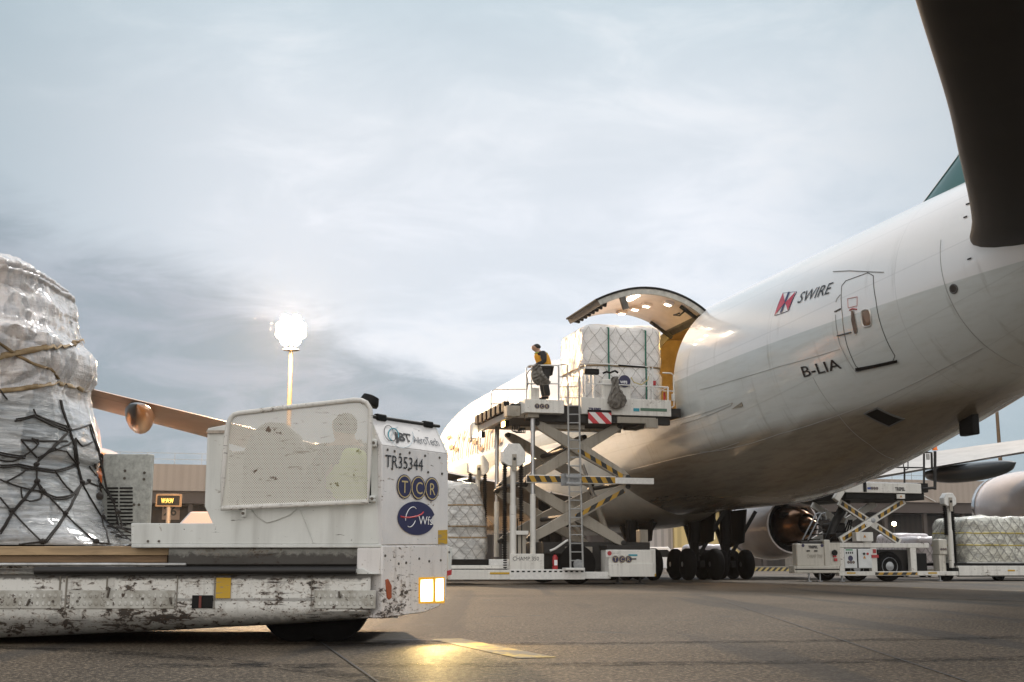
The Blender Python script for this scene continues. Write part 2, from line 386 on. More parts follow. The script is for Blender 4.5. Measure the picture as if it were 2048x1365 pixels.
# freight shed seen under the belly, lit inside
shed = thing('freight_shed', 'yellowish lit freight shed seen between the main landing gears', 'building', at(1400, 1133, 125).xy.to_3d())
OFF = Vector((0,0,0))
M_shed = corr_mat('shed_lit_yellow', (.34, .28, .13), (.46, .38, .18), 1.0)  # yellow light on the wall is put into the cladding colour
MB().box(-2.5, 4.5, 0, 8, 0, 6).build('wall', M_shed, shed); MB().box(-3, 5, -.4, 8.4, 6, 6.4).build('roof', M_soffit, shed)
MB().box(-.2, 1.6, -.1, -.02, 3.2, 4.2).build('window', glow('shed_window', (1, .82, .5), .9), shed)
MB().box(-7, -2.52, 1, 8, 0, 6.5).build('wall', corr_mat('shed_grey', (.22, .22, .23), (.34, .34, .35), 1.4), shed)
# striped kerb barrier
bar = thing('barrier', 'low black and yellow striped barrier on the ground behind the jet engine', 'barrier', gnd(1560, 1143))
e = gnd(1560, 1143); L = 34*e.y/F*3.4
MB().box(-L, L, 0, .25, 0.02, .42).build('beam', stripes('barrier_stripes', (1, 0, -1), 1.6, (.5, .38, .13), (.02, .02, .02)), bar)
MB().box(-L, L, -.02, .3, .425, .56).build('rail_cap', M_conc, bar)
# ================================================================== floodlight masts
def mast(name, label, D, u0, u1, vtop, heads, warm, hr):
    p0 = at(u0, HZ, D); H = at(u1, vtop, D).z
    t = thing(name, label, 'light mast', (p0.x, D, 0)); b = MB()
    b.lathe((0,0,0), (0,0,1), [(0, .25), (H, .10)], 16); b.build('pole', mat('mast_'+str(int(D)), (.11, .068, .030), .6, .0, var=.2), t)
    if heads:
        for k in range(2): MB().lathe((0,0,H-.15-k*1.5), (0,0,1), [(0,.55),(.06,.55),(.06,.15)], 16, caps=False).build('headframe', M_galv, t)
        mm = glow('flood_lens', (1, .93, .82), 120); mo = glow('flood_lens_amber', (1, .84, .58), 30)
        for k, (zz, xs) in enumerate(((H+.45, (-.33, .33)), (H-.05, (-.66, 0, .66)), (H-.55, (-.66, 0, .66)), (H-1.0, (-.33, .33)))):
            MB().beam((xs[0]-.1, 0, zz+.1), (xs[-1]+.1, 0, zz+.1), .08, .08).build('crossarm', M_galv, t)
            for x in xs:
                f = MB().lathe((x, -.1, zz), (x*.25, -1, -.35), [(0,.08),(.10,.27),(.30,.34),(.31,.32)], 18).build('floodlight', M_galv, t)
                d_ = Vector((x*.25, -1, -.35)).normalized(); MB().lathe(Vector((x, -.1, zz))+d_*.312, d_, [(0,.31),(.03,.26),(.06,.02)], 18).build('lens', mm if abs(x) < .6 else mo, f)
        lamp('flood_glow', 'POINT', (0, -1.5, H-.4), 85000, (1, .66, .36), t, size=1.0, off=(0,0,0))
    else:
        c = MB(); c.lathe((0,0,H*.80), (0,0,1), [(0,.42),(.22,.42)], 14); c.build('collar', M_galv, t)
    return t
OFF = Vector((0,0,0))
mast('floodlight_mast', 'tall mast with a cluster of blazing floodlights standing behind the dirty transporter cab', 80, 568, 572, 652, True, 1, 0)
mast('lamp_mast', 'plain brown mast with a small collar rising behind the far wing at right', 120, 2016, 2000, 640, False, 0, 0)
# lit wall lamp under the canopy
wl = thing('wall_lamp', 'small round lit lamp glowing against the dark terminal wall under the second loader platform', 'lamp', at(1788, 1048, 118))
MB().lathe((0,0,0), (0,-1,0), [(-.25,.16),(0,.24),(.02,.22)], 14).build('housing', M_galv, wl)
MB().lathe((0,-.03,0), (0,-1,0), [(0,.2),(.12,.16),(.16,.02)], 14).build('bulb', glow('wall_lamp_bulb', (1, .72, .36), 60), wl)
MB().beam((0,.2,-.1), (0,.2,-5.0), .14, .14).build('post', M_dark, wl)
# lit clock display
D = 92; c0 = at(337, 1001, D); sgn = thing('clock_display', 'amber lit digital clock board on a short post behind the transporter', 'sign', (c0.x, D, 0), radians(6))
hw = 25*D/F*1.0; z0 = at(337, 1014, D).z; z1 = at(337, 989, D).z
MB().box(-hw, hw, 0, .35, z0, z1).build('case', mat('sign_case', (.16, .10, .055), .6), sgn, bevel=.03)
MB().box(-hw*.86, hw*.86, -.02, -.003, z0+.12, z1-.1).build('display', M_black, sgn)
text('W:W:W', .50, glow('led_amber', (1, .62, .12), 3), sgn, lambda x, y: (-.52+x, -.03, z0+.28+y), bold=.012, xs=.5)
MB().box(-hw*.9, hw*.75, .05, .3, z1+.002, z1+.07).build('visor', M_soffit, sgn)
MB().lathe((0,.17,0), (0,0,1), [(0,.16),(z0,.16)], 12).build('post', mat('sign_post', (.22,.18,.15), .6), sgn)
MB().box(-.9, 1.2, -.3, .6, 0, .95).build('plinth', M_soffit, sgn, bevel=.05)
# ================================================================== parked vans far behind
def van(u, D, label, col, ln=4.6, ht=1.9, rz=0.0):
    p = at(u, HZ, D); t = thing('parked_van', label, 'van', (p.x, D, 0), rz, 'vans parked by the terminal')
    m = mat('van_paint_%d' % u, col, .3, coat=.5)
    prof = [(-ln/2, .35), (-ln/2, ht*.9), (-ln/2+.25, ht), (ln*.18, ht), (ln*.36, ht*.60), (ln/2-.1, ht*.52), (ln/2, .4)]
    MB().prism([(x, -.9, z) for x, z in prof], (0, 1.8, 0)).build('body', m, t, bevel=.06)
    MB().prism([(x, -.912, z) for x, z in [(-ln*.40, ht*.62), (-ln*.40, ht*.88), (ln*.16, ht*.9), (ln*.31, ht*.62)]], (0, .01, 0)).build('window', M_black, t)
    for x in (-ln*.3, ln*.3):
        for y in (-.9, .72): MB().lathe((x, y, .33), (0, 1, 0), [(0, .33), (.18, .33)], 18).build('wheel', M_rubber, t)
    return t
van(438, 42, 'white van mostly hidden behind the transporter cab, its sloping front right of the clock display', (.75, .74, .72), 4.6, 2.34, pi)
van(1312, 96, 'white van seen past the loader box under the aircraft belly', (.75, .75, .75), 4.4, 2.0, .1)
van(1402, 100, 'pale van between the main landing gears under the belly', (.6, .58, .56), 4.4, 2.0, .1)
# ================================================================== the aircraft
ac = thing('cargo_plane', 'white and grey freighter aircraft with its side cargo door swung open above the loader', 'aircraft', PO, TH)
OFF = Vector((0, 0, 0))
def crv(tab):
    xs = [t[0] for t in tab]; ys = [t[1] for t in tab]; n = len(xs)
    d = [(ys[i+1]-ys[i])/(xs[i+1]-xs[i]) for i in range(n-1)]
    mt = [d[0]]+[0 if d[i-1]*d[i] <= 0 else 2*d[i-1]*d[i]/(d[i-1]+d[i]) for i in range(1, n-1)]+[d[-1]]
    def f(x):
        x = min(max(x, xs[0]), xs[-1]); i = 0
        while i < n-2 and x > xs[i+1]: i += 1
        h = xs[i+1]-xs[i]; t = (x-xs[i])/h
        return (ys[i]*(1+2*t)*(1-t)**2 + h*mt[i]*t*(1-t)**2 + ys[i+1]*t*t*(3-2*t) + h*mt[i+1]*t*t*(t-1))
    return f
fw = crv([(0,.05),(1,1.15),(3,2.05),(6,2.8),(9,3.15),(13,3.25),(53,3.25),(55.5,3.21),(58,3.1),(61,2.88),(64.5,2.52),(68,2.02),(72,1.3),(76.3,.35)])
fz = crv([(0,5.3),(2,5.8),(6,6.3),(10,6.5),(53,6.5),(58,6.68),(61,6.9),(64.5,7.2),(68,7.6),(72,8.2),(76.3,8.9)])
ft = crv([(0,5.4),(1,6.5),(3,8.2),(6,10.1),(9,11.0),(13,11.3),(26,11.3),(31,10.9),(36,10.1),(40,9.75),(55,9.75),(64.5,9.8),(68,9.85),(72,9.8),(76.3,9.3)])
fb = crv([(0,5.2),(1,4.4),(3,3.5),(6,2.9),(10,2.55),(14,2.5),(52.5,2.52),(55,2.72),(57.3,3.1),(60.8,3.85),(64.5,4.75),(68,5.75),(72,7.0),(76.3,8.5)])
def fus(s, ph, off=0.0):               # ph: 0 = left side, 90 = crown, -90 = keel
    w_, zc, t_, b_ = fw(s), fz(s), ft(s), fb(s); c, n = cos(radians(ph)), sin(radians(ph))
    hu = (t_-zc) if n >= 0 else (zc-b_)
    return Vector((-(w_+off)*c, 51.4-s, zc+(hu+off)*n))
PS, PH = -16.7, 51.2                   # sill and hinge of the cargo door
S0, S1 = 48.0, 51.4
ss_ = sorted(set([0,.3,.7,1,1.5,2,3,4,5,6,7.5,9,11,13] + [13+i*1.75 for i in range(1, 20)] + [S0, S1] + [S0+.85, S0+1.7, S0+2.55] + [53+i*.8 for i in range(0, 30)] + [76.3]))
pp_ = sorted(set([round(-90+i*3., 3) for i in range(121)] + [PS, PH]))
pp_ = [p for p in pp_ if p < 270]
def fus_paint():
    m, g, p = newmat('aircraft_paint'); tcn = g.n('ShaderNodeTexCoord'); tc = tcn.outputs['Object']; x, y, z = g.sep(tc)
    uv = g.n('ShaderNodeUVMap').outputs[0]; u, v, _ = g.sep(uv)
    n = g.noise(g.vmap(tc, (1, .18, 1)), 1.2, 6, .6); nf = g.noise(g.vmap(tc, (2, .3, 3)), 3, 5, .6)
    white = g.mix(g.m('MULTIPLY', g.ss(n, .45, .75), .22), (.80, .80, .80), (.66, .66, .65))
    gb = g.m('MULTIPLY', g.ss(y, 0, -13), .0)
    # grey lower half: boundary falls slightly towards the nose
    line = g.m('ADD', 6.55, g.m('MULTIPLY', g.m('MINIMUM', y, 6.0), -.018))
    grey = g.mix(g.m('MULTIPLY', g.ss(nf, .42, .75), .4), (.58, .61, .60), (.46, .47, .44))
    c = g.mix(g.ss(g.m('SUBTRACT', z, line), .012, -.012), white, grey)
    low = g.mix(g.m('MULTIPLY', g.ss(nf, .4, .7), .45), (.23, .20, .155), (.13, .11, .08))  # brown belly: shade and ground reflection put into the paint colour
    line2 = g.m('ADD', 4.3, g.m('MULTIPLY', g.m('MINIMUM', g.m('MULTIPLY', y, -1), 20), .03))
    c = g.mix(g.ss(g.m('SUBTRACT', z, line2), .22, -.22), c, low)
    # skin joints
    def lines(val, per, wd, ph=0.0):
        f = g.m('ABSOLUTE', g.m('SUBTRACT', g.m('FRACT', g.m('ADD', g.m('DIVIDE', val, per), ph)), .5))
        return g.m('LESS_THAN', f, wd/per)
    j = g.m('MAXIMUM', lines(u, 5.6, .012, .12), lines(v, 1.72, .010, .3))
    j2 = g.m('MULTIPLY', lines(v, 1.72, .03, .3), .25)
    c = g.mix(g.m('MULTIPLY', g.m('MAXIMUM', j, j2), .17), c, (.12, .12, .12))
    # run-down dirt
    d = g.noise(g.vmap(uv, (1.6, .22, 1)), 1.3, 5, .65)
    c = g.mix(g.m('MULTIPLY', g.m('MULTIPLY', g.ss(d, .55, .74), g.ss(z, 9.2, 5.5)), .48), c, (.20, .18, .14))
    g.L(c, p.inputs['Base Color'])
    g.L(g.m('ADD', g.m('MULTIPLY', n, .16), .13), p.inputs['Roughness']); p.inputs['Coat Weight'].default_value = .5; p.inputs['Coat Roughness'].default_value = .04
    b = g.n('ShaderNodeBump'); b.inputs['Strength'].default_value = .05; b.inputs['Distance'].default_value = .02
    g.L(g.m('SUBTRACT', g.noise(g.vmap(uv, (.7, 1.1, 1)), 1.6, 3, .5), g.m('MULTIPLY', j, .3)), b.inputs['Height']); g.L(b.outputs[0], p.inputs['Normal'])
    return m
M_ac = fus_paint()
mb = MB(); nS, nP = len(ss_), len(pp_)
def skip(i, j):
    a = pp_[i]; b = pp_[(i+1) % nP]; return (S0-1e-6 <= ss_[j] < S1-1e-6) and (PS-1e-6 <= a < PH-1e-6)
mb.grid(lambda i, j: fus(ss_[j], pp_[i]), nP, nS, True, skip)
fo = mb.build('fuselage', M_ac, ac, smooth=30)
uvl = fo.data.uv_layers.new(name='UVMap'); vs = np.array([(ss_[k % nS], radians(pp_[k // nS])*3.25) for k in range(nP*nS)])
for lp_ in fo.data.loops: uvl.data[lp_.index].uv = vs[lp_.vertex_index]
for pg in fo.data.polygons:                                           # seam of the wrap
    us = [uvl.data[l].uv[1] for l in pg.loop_indices]
    if max(us)-min(us) > 6:
        for l in pg.loop_indices:
            if uvl.data[l].uv[1] < 0: uvl.data[l].uv[1] += 2*pi*3.25
# frame round the cargo opening
M_frame = mat('door_frame', (.10, .09, .08), .5, .3, var=.4, vs=6)
mb = MB()
def rim(pts, dep):
    n = len(pts); b = len(mb.v)
    for p, q in pts: mb.v.append(p); mb.v.append(q)
    for i in range(n-1): mb.f.append((b+2*i, b+2*i+2, b+2*i+3, b+2*i+1))
phs = [PS+(PH-PS)*i/20 for i in range(21)]
for s_ in (S0, S1): rim([(fus(s_, p), fus(s_, p, -.28)) for p in phs], .28)
for p_ in (PS, PH): rim([(fus(S0+3.4*i/4, p_), fus(S0+3.4*i/4, p_, -.28)) for i in range(5)], .28)
mb.build('opening_frame', M_frame, ac, fixn=False)
# cargo hold liner, lit by its own amber lamps
M_liner = mat('hold_liner', (.50, .38, .20), .6, var=.35, vs=1.6)
mb = MB(); prof = [(-18+i*(216/28)) for i in range(29)]
def skip2(i, j): return False
sl_ = [44, 46, S0, S1, 53, 56]
def lin(i, j):
    return fus(sl_[j], prof[i], -.29)
mb.grid(lin, 29, 6, False, lambda i, j: j == 2 and prof[i] >= PS-1.4 and prof[i] < PH-3)
mb.build('hold_liner', M_liner, ac, fixn=False)
MB().box(-3.0, 3.0, -4.6, 7.4, 5.18, 5.34).build('hold_floor', mat('hold_floor', (.25, .22, .17), .5, .3, var=.3), ac)
for y in (7.4, -4.6):
    MB().prism([fus(51.4-y, k*7.5-10, -.31) for k in range(27)], (0, .05, 0)).build('bulkhead', M_liner, ac)
hl = glow('hold_lamp', (1, .70, .25), 14)
for (x, y, z) in ((-2.05, -.6, 8.75), (-1.2, 1.8, 9.2), (-2.6, 3.9, 7.6), (-2.72, 3.75, 6.9)):
    MB().box(x-.12, x+.12, y-.12, y+.12, z-.04, z+.04).build('hold_light', hl, ac)
lamp('hold_glow', 'POINT', (-1.0, 2.6, 8.6), 190, (1, .62, .16), ac, size=.25)
lamp('hold_glow', 'POINT', (-1.6, -.4, 8.3), 110, (1, .62, .16), ac, size=.2)
# cargo door: a curved panel swung up about its hinge line
HG = fus(S1, PH); AL = radians(253.8-177.5)
def dr(s_, ph, off):
    p = fus(s_, ph, off); x, z = p.x-HG.x, p.z-HG.z
    return Vector((HG.x + x*cos(-AL)-z*sin(-AL), p.y, HG.z + x*sin(-AL)+z*cos(-AL)))
def drl(s_, ph, off): return dr(s_, ph, off)
mb = MB(); nd = 24
for off in (0.0,):
    def shell(i, j): 
        ph = PS+(PH-PS)*i/nd; s_ = S0+.03+(3.34)*j/4; return dr(s_, ph, 0.0)
    mb.grid(shell, nd+1, 5)
door = mb.build('cargo_door', M_ac, ac, fixn=False)
M_dinner = mat('door_lining', (.62, .52, .46), .42, var=.15, vs=1.5)
mb = MB(); mb.grid(lambda i, j: dr(S0+.12+3.16*j/4, PS+3.5+(PH-PS-5)*i/nd, -.20), nd+1, 5); inner = mb.build('door_lining', M_dinner, door, fixn=False)
M_dedge = mat('door_edge', (.42, .41, .37), .5, var=.35, vs=5)
for s_, s2 in ((S0+.03, S0+.12), (S1-.03, S1-.12)):
    MB().grid(lambda i, j: dr((s_, s_, s2)[j], PS+(PH-PS)*i/nd, (0, -.20, -.20)[j]), nd+1, 3).build('door_edge', M_dedge, door, fixn=False)
MB().grid(lambda i, j: dr(S0+.03+3.34*j/4, (PS, PS, PS+3.5)[i], (0, -.20, -.20)[i]), 3, 5).build('door_sill', M_frame, door, fixn=False)
MB().grid(lambda i, j: dr(S0+.03+3.34*j/4, (PH, PH, PH-1.5)[i], (0, -.20, -.20)[i]), 3, 5).build('hinge_edge', M_frame, door, fixn=False)
for k in range(8):                                                     # latches along the free edge
    a = S0+.25+k*.41
    mb = MB(); mb.beam(dr(a, PS+1, -.1), dr(a, PS+4.6, -.26), .16, .12, (0,1,0)); mb.build('latch', M_black, door, bevel=.02)
mb = MB(); mb.tube([dr(S0+.03+3.34*j/6, PS-.2, .02) for j in range(7)], .035, 6); mb.build('edge_seal', M_black, door)
mb = MB(); mb.tube([dr(S1-.02, PS+(PH-PS)*i/nd, .012) for i in range(nd+1)], .04, 6); mb.build('edge_seal', M_black, door)
mb = MB(); mb.beam(dr(S1-.08, PS+13, -.2), dr(S1-.08, PS+13, -.62), .12, .2, (1,0,0)); mb.build('hook', M_frame, door)
ll = glow('door_lamp', (1, .86, .66), 16)
for (s_, ph) in ((S1-.5, 30), (S1-1.35, 21), (S1-2.05, 18), (S1-2.85, 14)):
    p = dr(s_, ph, -.23); n_ = (dr(s_, ph, -1)-dr(s_, ph, 0)).normalized()
    MB().beam(p-n_*.05, p+n_*.08, .34, .30, (0,1,0)).build('lamp_box', M_dinner, door, bevel=.02)
    MB().beam(p+n_*.081, p+n_*.10, .2, .16, (0,1,0)).build('door_light', ll, door)
p = dr(S1-.55, 4, -.205); n_ = (dr(S1-.55, 4, -1)-dr(S1-.55, 4, 0)).normalized()
mb = MB(); q1, q2 = dr(S1-.3, 2, -.21), dr(S1-.9, 9, -.21); mb.beam((q1+q2)/2, (q1+q2)/2+n_*.02, .3, .8, (0,1,0)); mb.build('door_light', ll, door)
lamp('door_glow', 'AREA', dr(S1-1.7, 20, -.4), 30, (1, .72, .5), ac, size=2.2, target=dr(S1-1.7, 20, -3))
for s_ in (S0+.3, S1-.3):
    mb = MB(); mb.beam(fus(s_, PH-4, -.3), dr(s_, PH-14, -.25), .1, .1); mb.build('actuator', M_black, door)
mb = MB(); mb.tube([dr(S1-.35, PH-9, -.2), dr(S1-.45, PH-11, -.5), dr(S1-.8, PH-13, -.45), dr(S1-1.0, PH-9, -.22)], .03, 6); mb.build('hose', M_black, door)
# ---- find the place on the skin behind a picture point
gs = np.linspace(6, 70, 260); gp = np.linspace(-88, 88, 180)
_tab = np.array([[pix(fus(s, p)) for p in gp] for s in gs])
def hit(u, v):
    d = (_tab[..., 0]-u)**2+(_tab[..., 1]-v)**2; i, j = np.unravel_index(np.argmin(d), d.shape); s, p = gs[i], gp[j]; st, sp = .25, 1.0
    for k in range(22):
        best = None
        for a in (-1, 0, 1):
            for b in (-1, 0, 1):
                q = pix(fus(s+a*st, p+b*sp)); e = (q[0]-u)**2+(q[1]-v)**2
                if best is None or e < best[0]: best = (e, s+a*st, p+b*sp)
        _, s, p = best; st *= .7; sp *= .7
    return s, p
def skin(s, p, off=.012): return fus(s, p, off)
def on_skin(quad_pts, off=.014):       # outline picture points -> points on the skin
    return [skin(*hit(u, v), off) for u, v in quad_pts]
def patch(name, uvs, m, off=.014, parent=ac, n=5):
    """four corners in the picture -> curved patch on the skin"""
    H = [hit(*q) for q in uvs]; mb = MB()
    def fn(i, j):
        a, b = i/(n-1), j/(n-1)
        s = (H[0][0]*(1-a)+H[1][0]*a)*(1-b)+(H[3][0]*(1-a)+H[2][0]*a)*b; p = (H[0][1]*(1-a)+H[1][1]*a)*(1-b)+(H[3][1]*(1-a)+H[2][1]*a)*b
        return skin(s, p, off)
    mb.grid(fn, n, n); return mb.build(name, m, parent, fixn=True)
def skinline(name, uvs, r, m, closed=False, off=.0, parent=ac, sub=6):
    H = [hit(*q) for q in uvs]; P = []
    k = len(H) if closed else len(H)-1
    for i in range(k):
        a, b = H[i], H[(i+1) % len(H)]
        for t in range(sub): P.append(skin(a[0]+(b[0]-a[0])*t/sub, a[1]+(b[1]-a[1])*t/sub, off))
    if not closed: P.append(skin(*H[-1], off))
    return MB().tube(P, r, 5, closed).build(name, m, parent)
M_seam = mat('panel_gap', (.10, .10, .095), .6)
M_seaml = mat('panel_gap_pale', (.30, .30, .29), .6)
def skintext(s, p0, p1, hpx, m, lift=.02, **k):
    """p0, p1: picture ends of the base line; hpx: cap height in the picture"""
    a = hit(*p0); b = hit(*p1); c = hit(p0[0], p0[1]-hpx)
    hgt = (skin(*c)-skin(*a)).length; 
    cu = bpy.data.curves.new('t', 'FONT'); cu.body = s; cu.size = 1; o = bpy.data.objects.new('t', cu); COL.objects.link(o)
    bpy.context.view_layer.update(); wd = o.dimensions.x; bpy.data.objects.remove(o); bpy.data.curves.remove(cu)
    size = hgt/.70; L = abs(b[0]-a[0]); xs = L/(wd*size)
    zc = radians(1)*3.25
    def fn(x, y):
        f = x/L; s_ = a[0]+(b[0]-a[0])*f; p_ = a[1]+(b[1]-a[1])*f + math.degrees(y/3.3); return skin(s_, p_, lift)
    return text(s, size, m, ac, fn, 'lettering', xs=xs, cut=.12, **k)
skintext('B-LIA', (1607, 755), (1682, 737), 20.5, M_ink, bold=.004)
skintext('SWIRE', (1594, 608), (1658, 588), 19, M_ink, shear=.32)
fl = [(1567, 587), (1594, 584), (1578, 622), (1550, 632)]
M_fred = mat('flag_red', (.50, .03, .07), .4); M_fwh = mat('flag_white', (.8, .8, .8), .4); M_fbl = mat('flag_blue', (.01, .015, .10), .4)
A_, B_, C_, D_ = [Vector((x, y)) for x, y in fl]
def lerpq(a, b): return tuple((A_*(1-a)+B_*a)*(1-b) + (D_*(1-a)+C_*a)*b)
flag = patch('house_flag', [lerpq(0,0), lerpq(1,0), lerpq(1,1), lerpq(0,1)], M_fwh, .012)
skinline('flag_border', [lerpq(0,0), lerpq(1,0), lerpq(1,1), lerpq(0,1)], .007, M_fbl, True, .012, flag)
for tri in ([(.02,0),(.48,.5),(.02,1)], [(.98,0),(.52,.5),(.98,1)]):
    P = on_skin([lerpq(*t) for t in tri], .035); MB().add(P, [(0,1,2)]).build('flag_field', M_fred, flag, smooth=0)
P = on_skin([lerpq(*t) for t in [(.43,0),(.57,0),(.57,1),(.43,1)]], .045); MB().add(P, [(0,1,2,3)]).build('flag_bar', M_fbl, flag, smooth=0)
skintext('CATHAY PACIFIC', (868, 938), (1004, 890), 27, mat('title_tan', (.20, .14, .10), .6, spec=.1), lift=.09)
# rear passenger door
do = [(1684, 572), (1692, 562), (1736, 546), (1747, 552), (1752, 600), (1762, 650), (1790, 712), (1786, 722), (1718, 737), (1712, 733), (1694, 690), (1685, 630)]
skinline('door_outline', do, .011, M_seam, True, .004)
skinline('door_outline', [(1672,605),(1674,598),(1681,590)], .012, M_seaml, False, .003); skinline('door_outline', [(1671,630),(1680,690),(1712,745),(1722,742)], .012, M_seaml, False, .003)
patch('door_sill', [(1713, 735), (1797, 718), (1797, 724), (1714, 742)], M_black, .05)
M_glassd = mat('cabin_glass', (.11, .06, .035), .1, coat=1)
wn = []
cw = (1733.5, 636.5)
for k in range(20):
    t = 2*pi*k/20; x = 9.2*np.sign(cos(t))*abs(cos(t))**.55; y = 17*np.sign(sin(t))*abs(sin(t))**.55; wn.append((cw[0]+x+y*.12, cw[1]+y-x*.2))
P = on_skin(wn, .016); MB().add(P, [tuple(range(20))]).build('door_window', M_glassd, ac, smooth=0)
skinline('window_frame', wn, .022, mat('win_frame', (.55, .53, .50), .4, .5), True, .01, sub=1)
hn = [(1704,622),(1709,622),(1716,660),(1714,668),(1710,667),(1704,640)]
P = on_skin(hn, .03); MB().add(P, [tuple(range(6))]).build('door_handle', mat('handle_recess', (.12, .08, .06), .5), ac, smooth=0)
skinline('arc_mark', [(1700,621),(1706,618),(1714,619)], .018, M_redm, False, .014)
skinline('placard', [(1696,598),(1715,594),(1715,612),(1697,616)], .008, mat('placard_red', (.5,.2,.18), .5), True, .012, sub=2)
skinline('hinge_strip', [(1675,672),(1703,665)], .02, M_seam, False, .012); skinline('hinge_strip', [(1670,624),(1682,618)], .02, M_seam, False, .012)
skinline('drip_rail', [(1667,544),(1700,542),(1768,545)], .012, M_seaml, False, .012)
# vents and small marks
patch('outflow_vent', [(1729, 827), (1755, 816), (1808, 838), (1779, 852)], M_black, .02)
skinline('vent_rim', [(1729, 827), (1755, 816), (1808, 838), (1779, 852)], .03, M_seam, True, .01)
cw = (1908, 578); ci = [(cw[0]+7.2*cos(2*pi*k/18), cw[1]+8.6*sin(2*pi*k/18)) for k in range(18)]
P = on_skin(ci, .02); MB().add(P, [tuple(range(18))]).build('service_port', mat('port', (.06, .055, .05), .4, .4), ac, smooth=0)
skinline('port_ring', ci, .02, M_seam, True, .012, sub=1)
for u, v in ((1940, 518), (1937, 409), (1932, 435)): patch('static_port', [(u-4, v), (u+4, v-3), (u+4, v), (u-4, v+3)], M_black, .02, n=2)
for uvs in ([(1400, 780), (1460, 763), (1560, 733), (1680, 699)], [(1140,893),(1250,868),(1360,840),(1465,806),(1462,812),(1360,850)], [(1262,940),(1370,913),(1478,885)],
            [(1882,480),(1895,585),(1935,655),(2000,712),(2048,735)], [(1626,755),(1670,820),(1740,890),(1800,940)], [(1400,905),(1560,868),(1760,800),(1965,697)]):
    skinline('skin_joint', uvs, .009, M_seaml, False, .002)
# drain mast under the tail
q = pside(1938, 850, .2); MB().box(.1, .3, q.y-.3, q.y+.3, fb(51.4-q.y)-.42, fb(51.4-q.y)+.1).build('drain_mast', M_black, ac, bevel=.04)
# belly fairing
M_fair = mat('belly_fairing', (.42, .40, .35), .3, var=.25, vs=.8, coat=.3)
fa = crv([(19,.02),(22,2.4),(26,3.7),(32,4.0),(38,3.8),(42,3.0),(45.5,1.2),(46.6,.02)])
fbz = crv([(19,2.9),(24,2.25),(30,2.05),(40,2.1),(44,2.5),(46.6,3.1)])
sv = [19, 19.6, 20.5] + [22+i*1.25 for i in range(19)] + [45.4, 46.1, 46.6]
mb = MB(); mb.grid(lambda i, j: (lambda t, s_: Vector((-fa(s_)*np.sign(cos(t))*abs(cos(t))**.7, 51.4-s_, 4.3-(4.3-fbz(s_))*np.sign(sin(t))*abs(sin(t))**.75)))(2*pi*i/40, sv[j]), 40, len(sv), True)
mb.build('belly_fairing', M_fair, ac, smooth=50)
# wings
M_wing = mat('wing_grey', (.36, .34, .32), .5, 0, var=.2, vs=1.2, spec=.25)
M_stab = mat('stabiliser_shade', (.018, .014, .011), .45, var=.2, vs=1.5, spec=.15)  # near-black: shade on the underside is put into the base colour
def foil(t, n=16):
    P = []
    for k in range(n+1):
        x = .5*(1-cos(pi*k/n)); P.append((x, 5*t*(.2969*sqrt(x)-.126*x-.3516*x*x+.2843*x**3-.1036*x**4)))
    for k in range(n-1, 0, -1):
        x = .5*(1-cos(pi*k/n)); P.append((x, -4*t*(.2969*sqrt(x)-.126*x-.3516*x*x+.2843*x**3-.1036*x**4)))
    return P
def surface(name, secs, m, parent=ac, t=.11, vert=False, sub=6):
    """secs: (span position, s of leading edge, s of trailing edge, height)"""
    cs = [crv([(q[0], q[k]) for q in secs]) for k in (1, 2, 3)]; fp = foil(t); mb = MB()
    a, b = secs[0][0], secs[-1][0]; n = sub*(len(secs)-1)+1
    def fn(i, j):
        q = a+(b-a)*j/(n-1); le, te, h = cs[0](q), cs[1](q), cs[2](q); c = te-le; x, y = fp[i]
        return Vector((y*c, 51.4-le-x*c, q)) if vert else Vector((SG*q, 51.4-le-x*c, h+y*c-(x*c*.03)))
    mb.grid(fn, len(fp), n, True)
    mb.f.append(tuple((len(fp)-1-i)*n+n-1 for i in range(len(fp)))); mb.f.append(tuple(i*n for i in range(len(fp))))
    return mb.build(name, m, parent, smooth=40)
def canoe(sg, l, s0, s1, z, r=.48, h=.95, par=None):
    mb = MB(); n = 18
    def fn(i, j):
        f = j/(n-1); e = max(1e-3, (1-abs(2*f-1)**2.4))**.5; t = 2*pi*i/16
        return Vector((sg*l+r*e*cos(t), 51.4-(s0+(s1-s0)*f), z - .28*h*(1-f)*0 + h*(.62 if sin(t) < 0 else .22)*e*sin(t) - h*.42))
    mb.grid(fn, 16, n, True); return mb.build('flap_fairing', M_fairing, par, smooth=60)
M_fairing = mat('flap_fairing_grey', (.055, .06, .065), .3, 0, coat=.2)
for SG in (-1, 1):
    ws = [(2.6, 23.0, 41.0, 3.7), (12, 31.6, 41.9, 5.0), (18, 37.0, 44.3, 5.95), (22, 40.6, 46.7, 6.5), (28, 45.8, 50.2, 7.4), (34, 51.0, 53.8, 8.4)]
    wg = surface('wing', ws, M_wing, t=.10)
    for l, s0, s1, z in ((8.2, 37.5, 44.2, 4.15), (14.2, 38.8, 45.4, 5.15), (20.4, 41.6, 47.4, 6.15)): canoe(SG, l, s0, s1, z, par=wg)
    for (a, b) in ((5, 17), (18, 30)):
        cs = [crv([(q[0], q[k]) for q in ws]) for k in (1, 2, 3)]
        MB().tube([Vector((SG*q, 51.4-(cs[1](q)*.82+cs[0](q)*.18), cs[2](q)-.02-.03*(cs[1](q)-cs[0](q)))) for q in np.linspace(a, b, 12)], .05, 5).build('flap_gap', M_seam, wg)
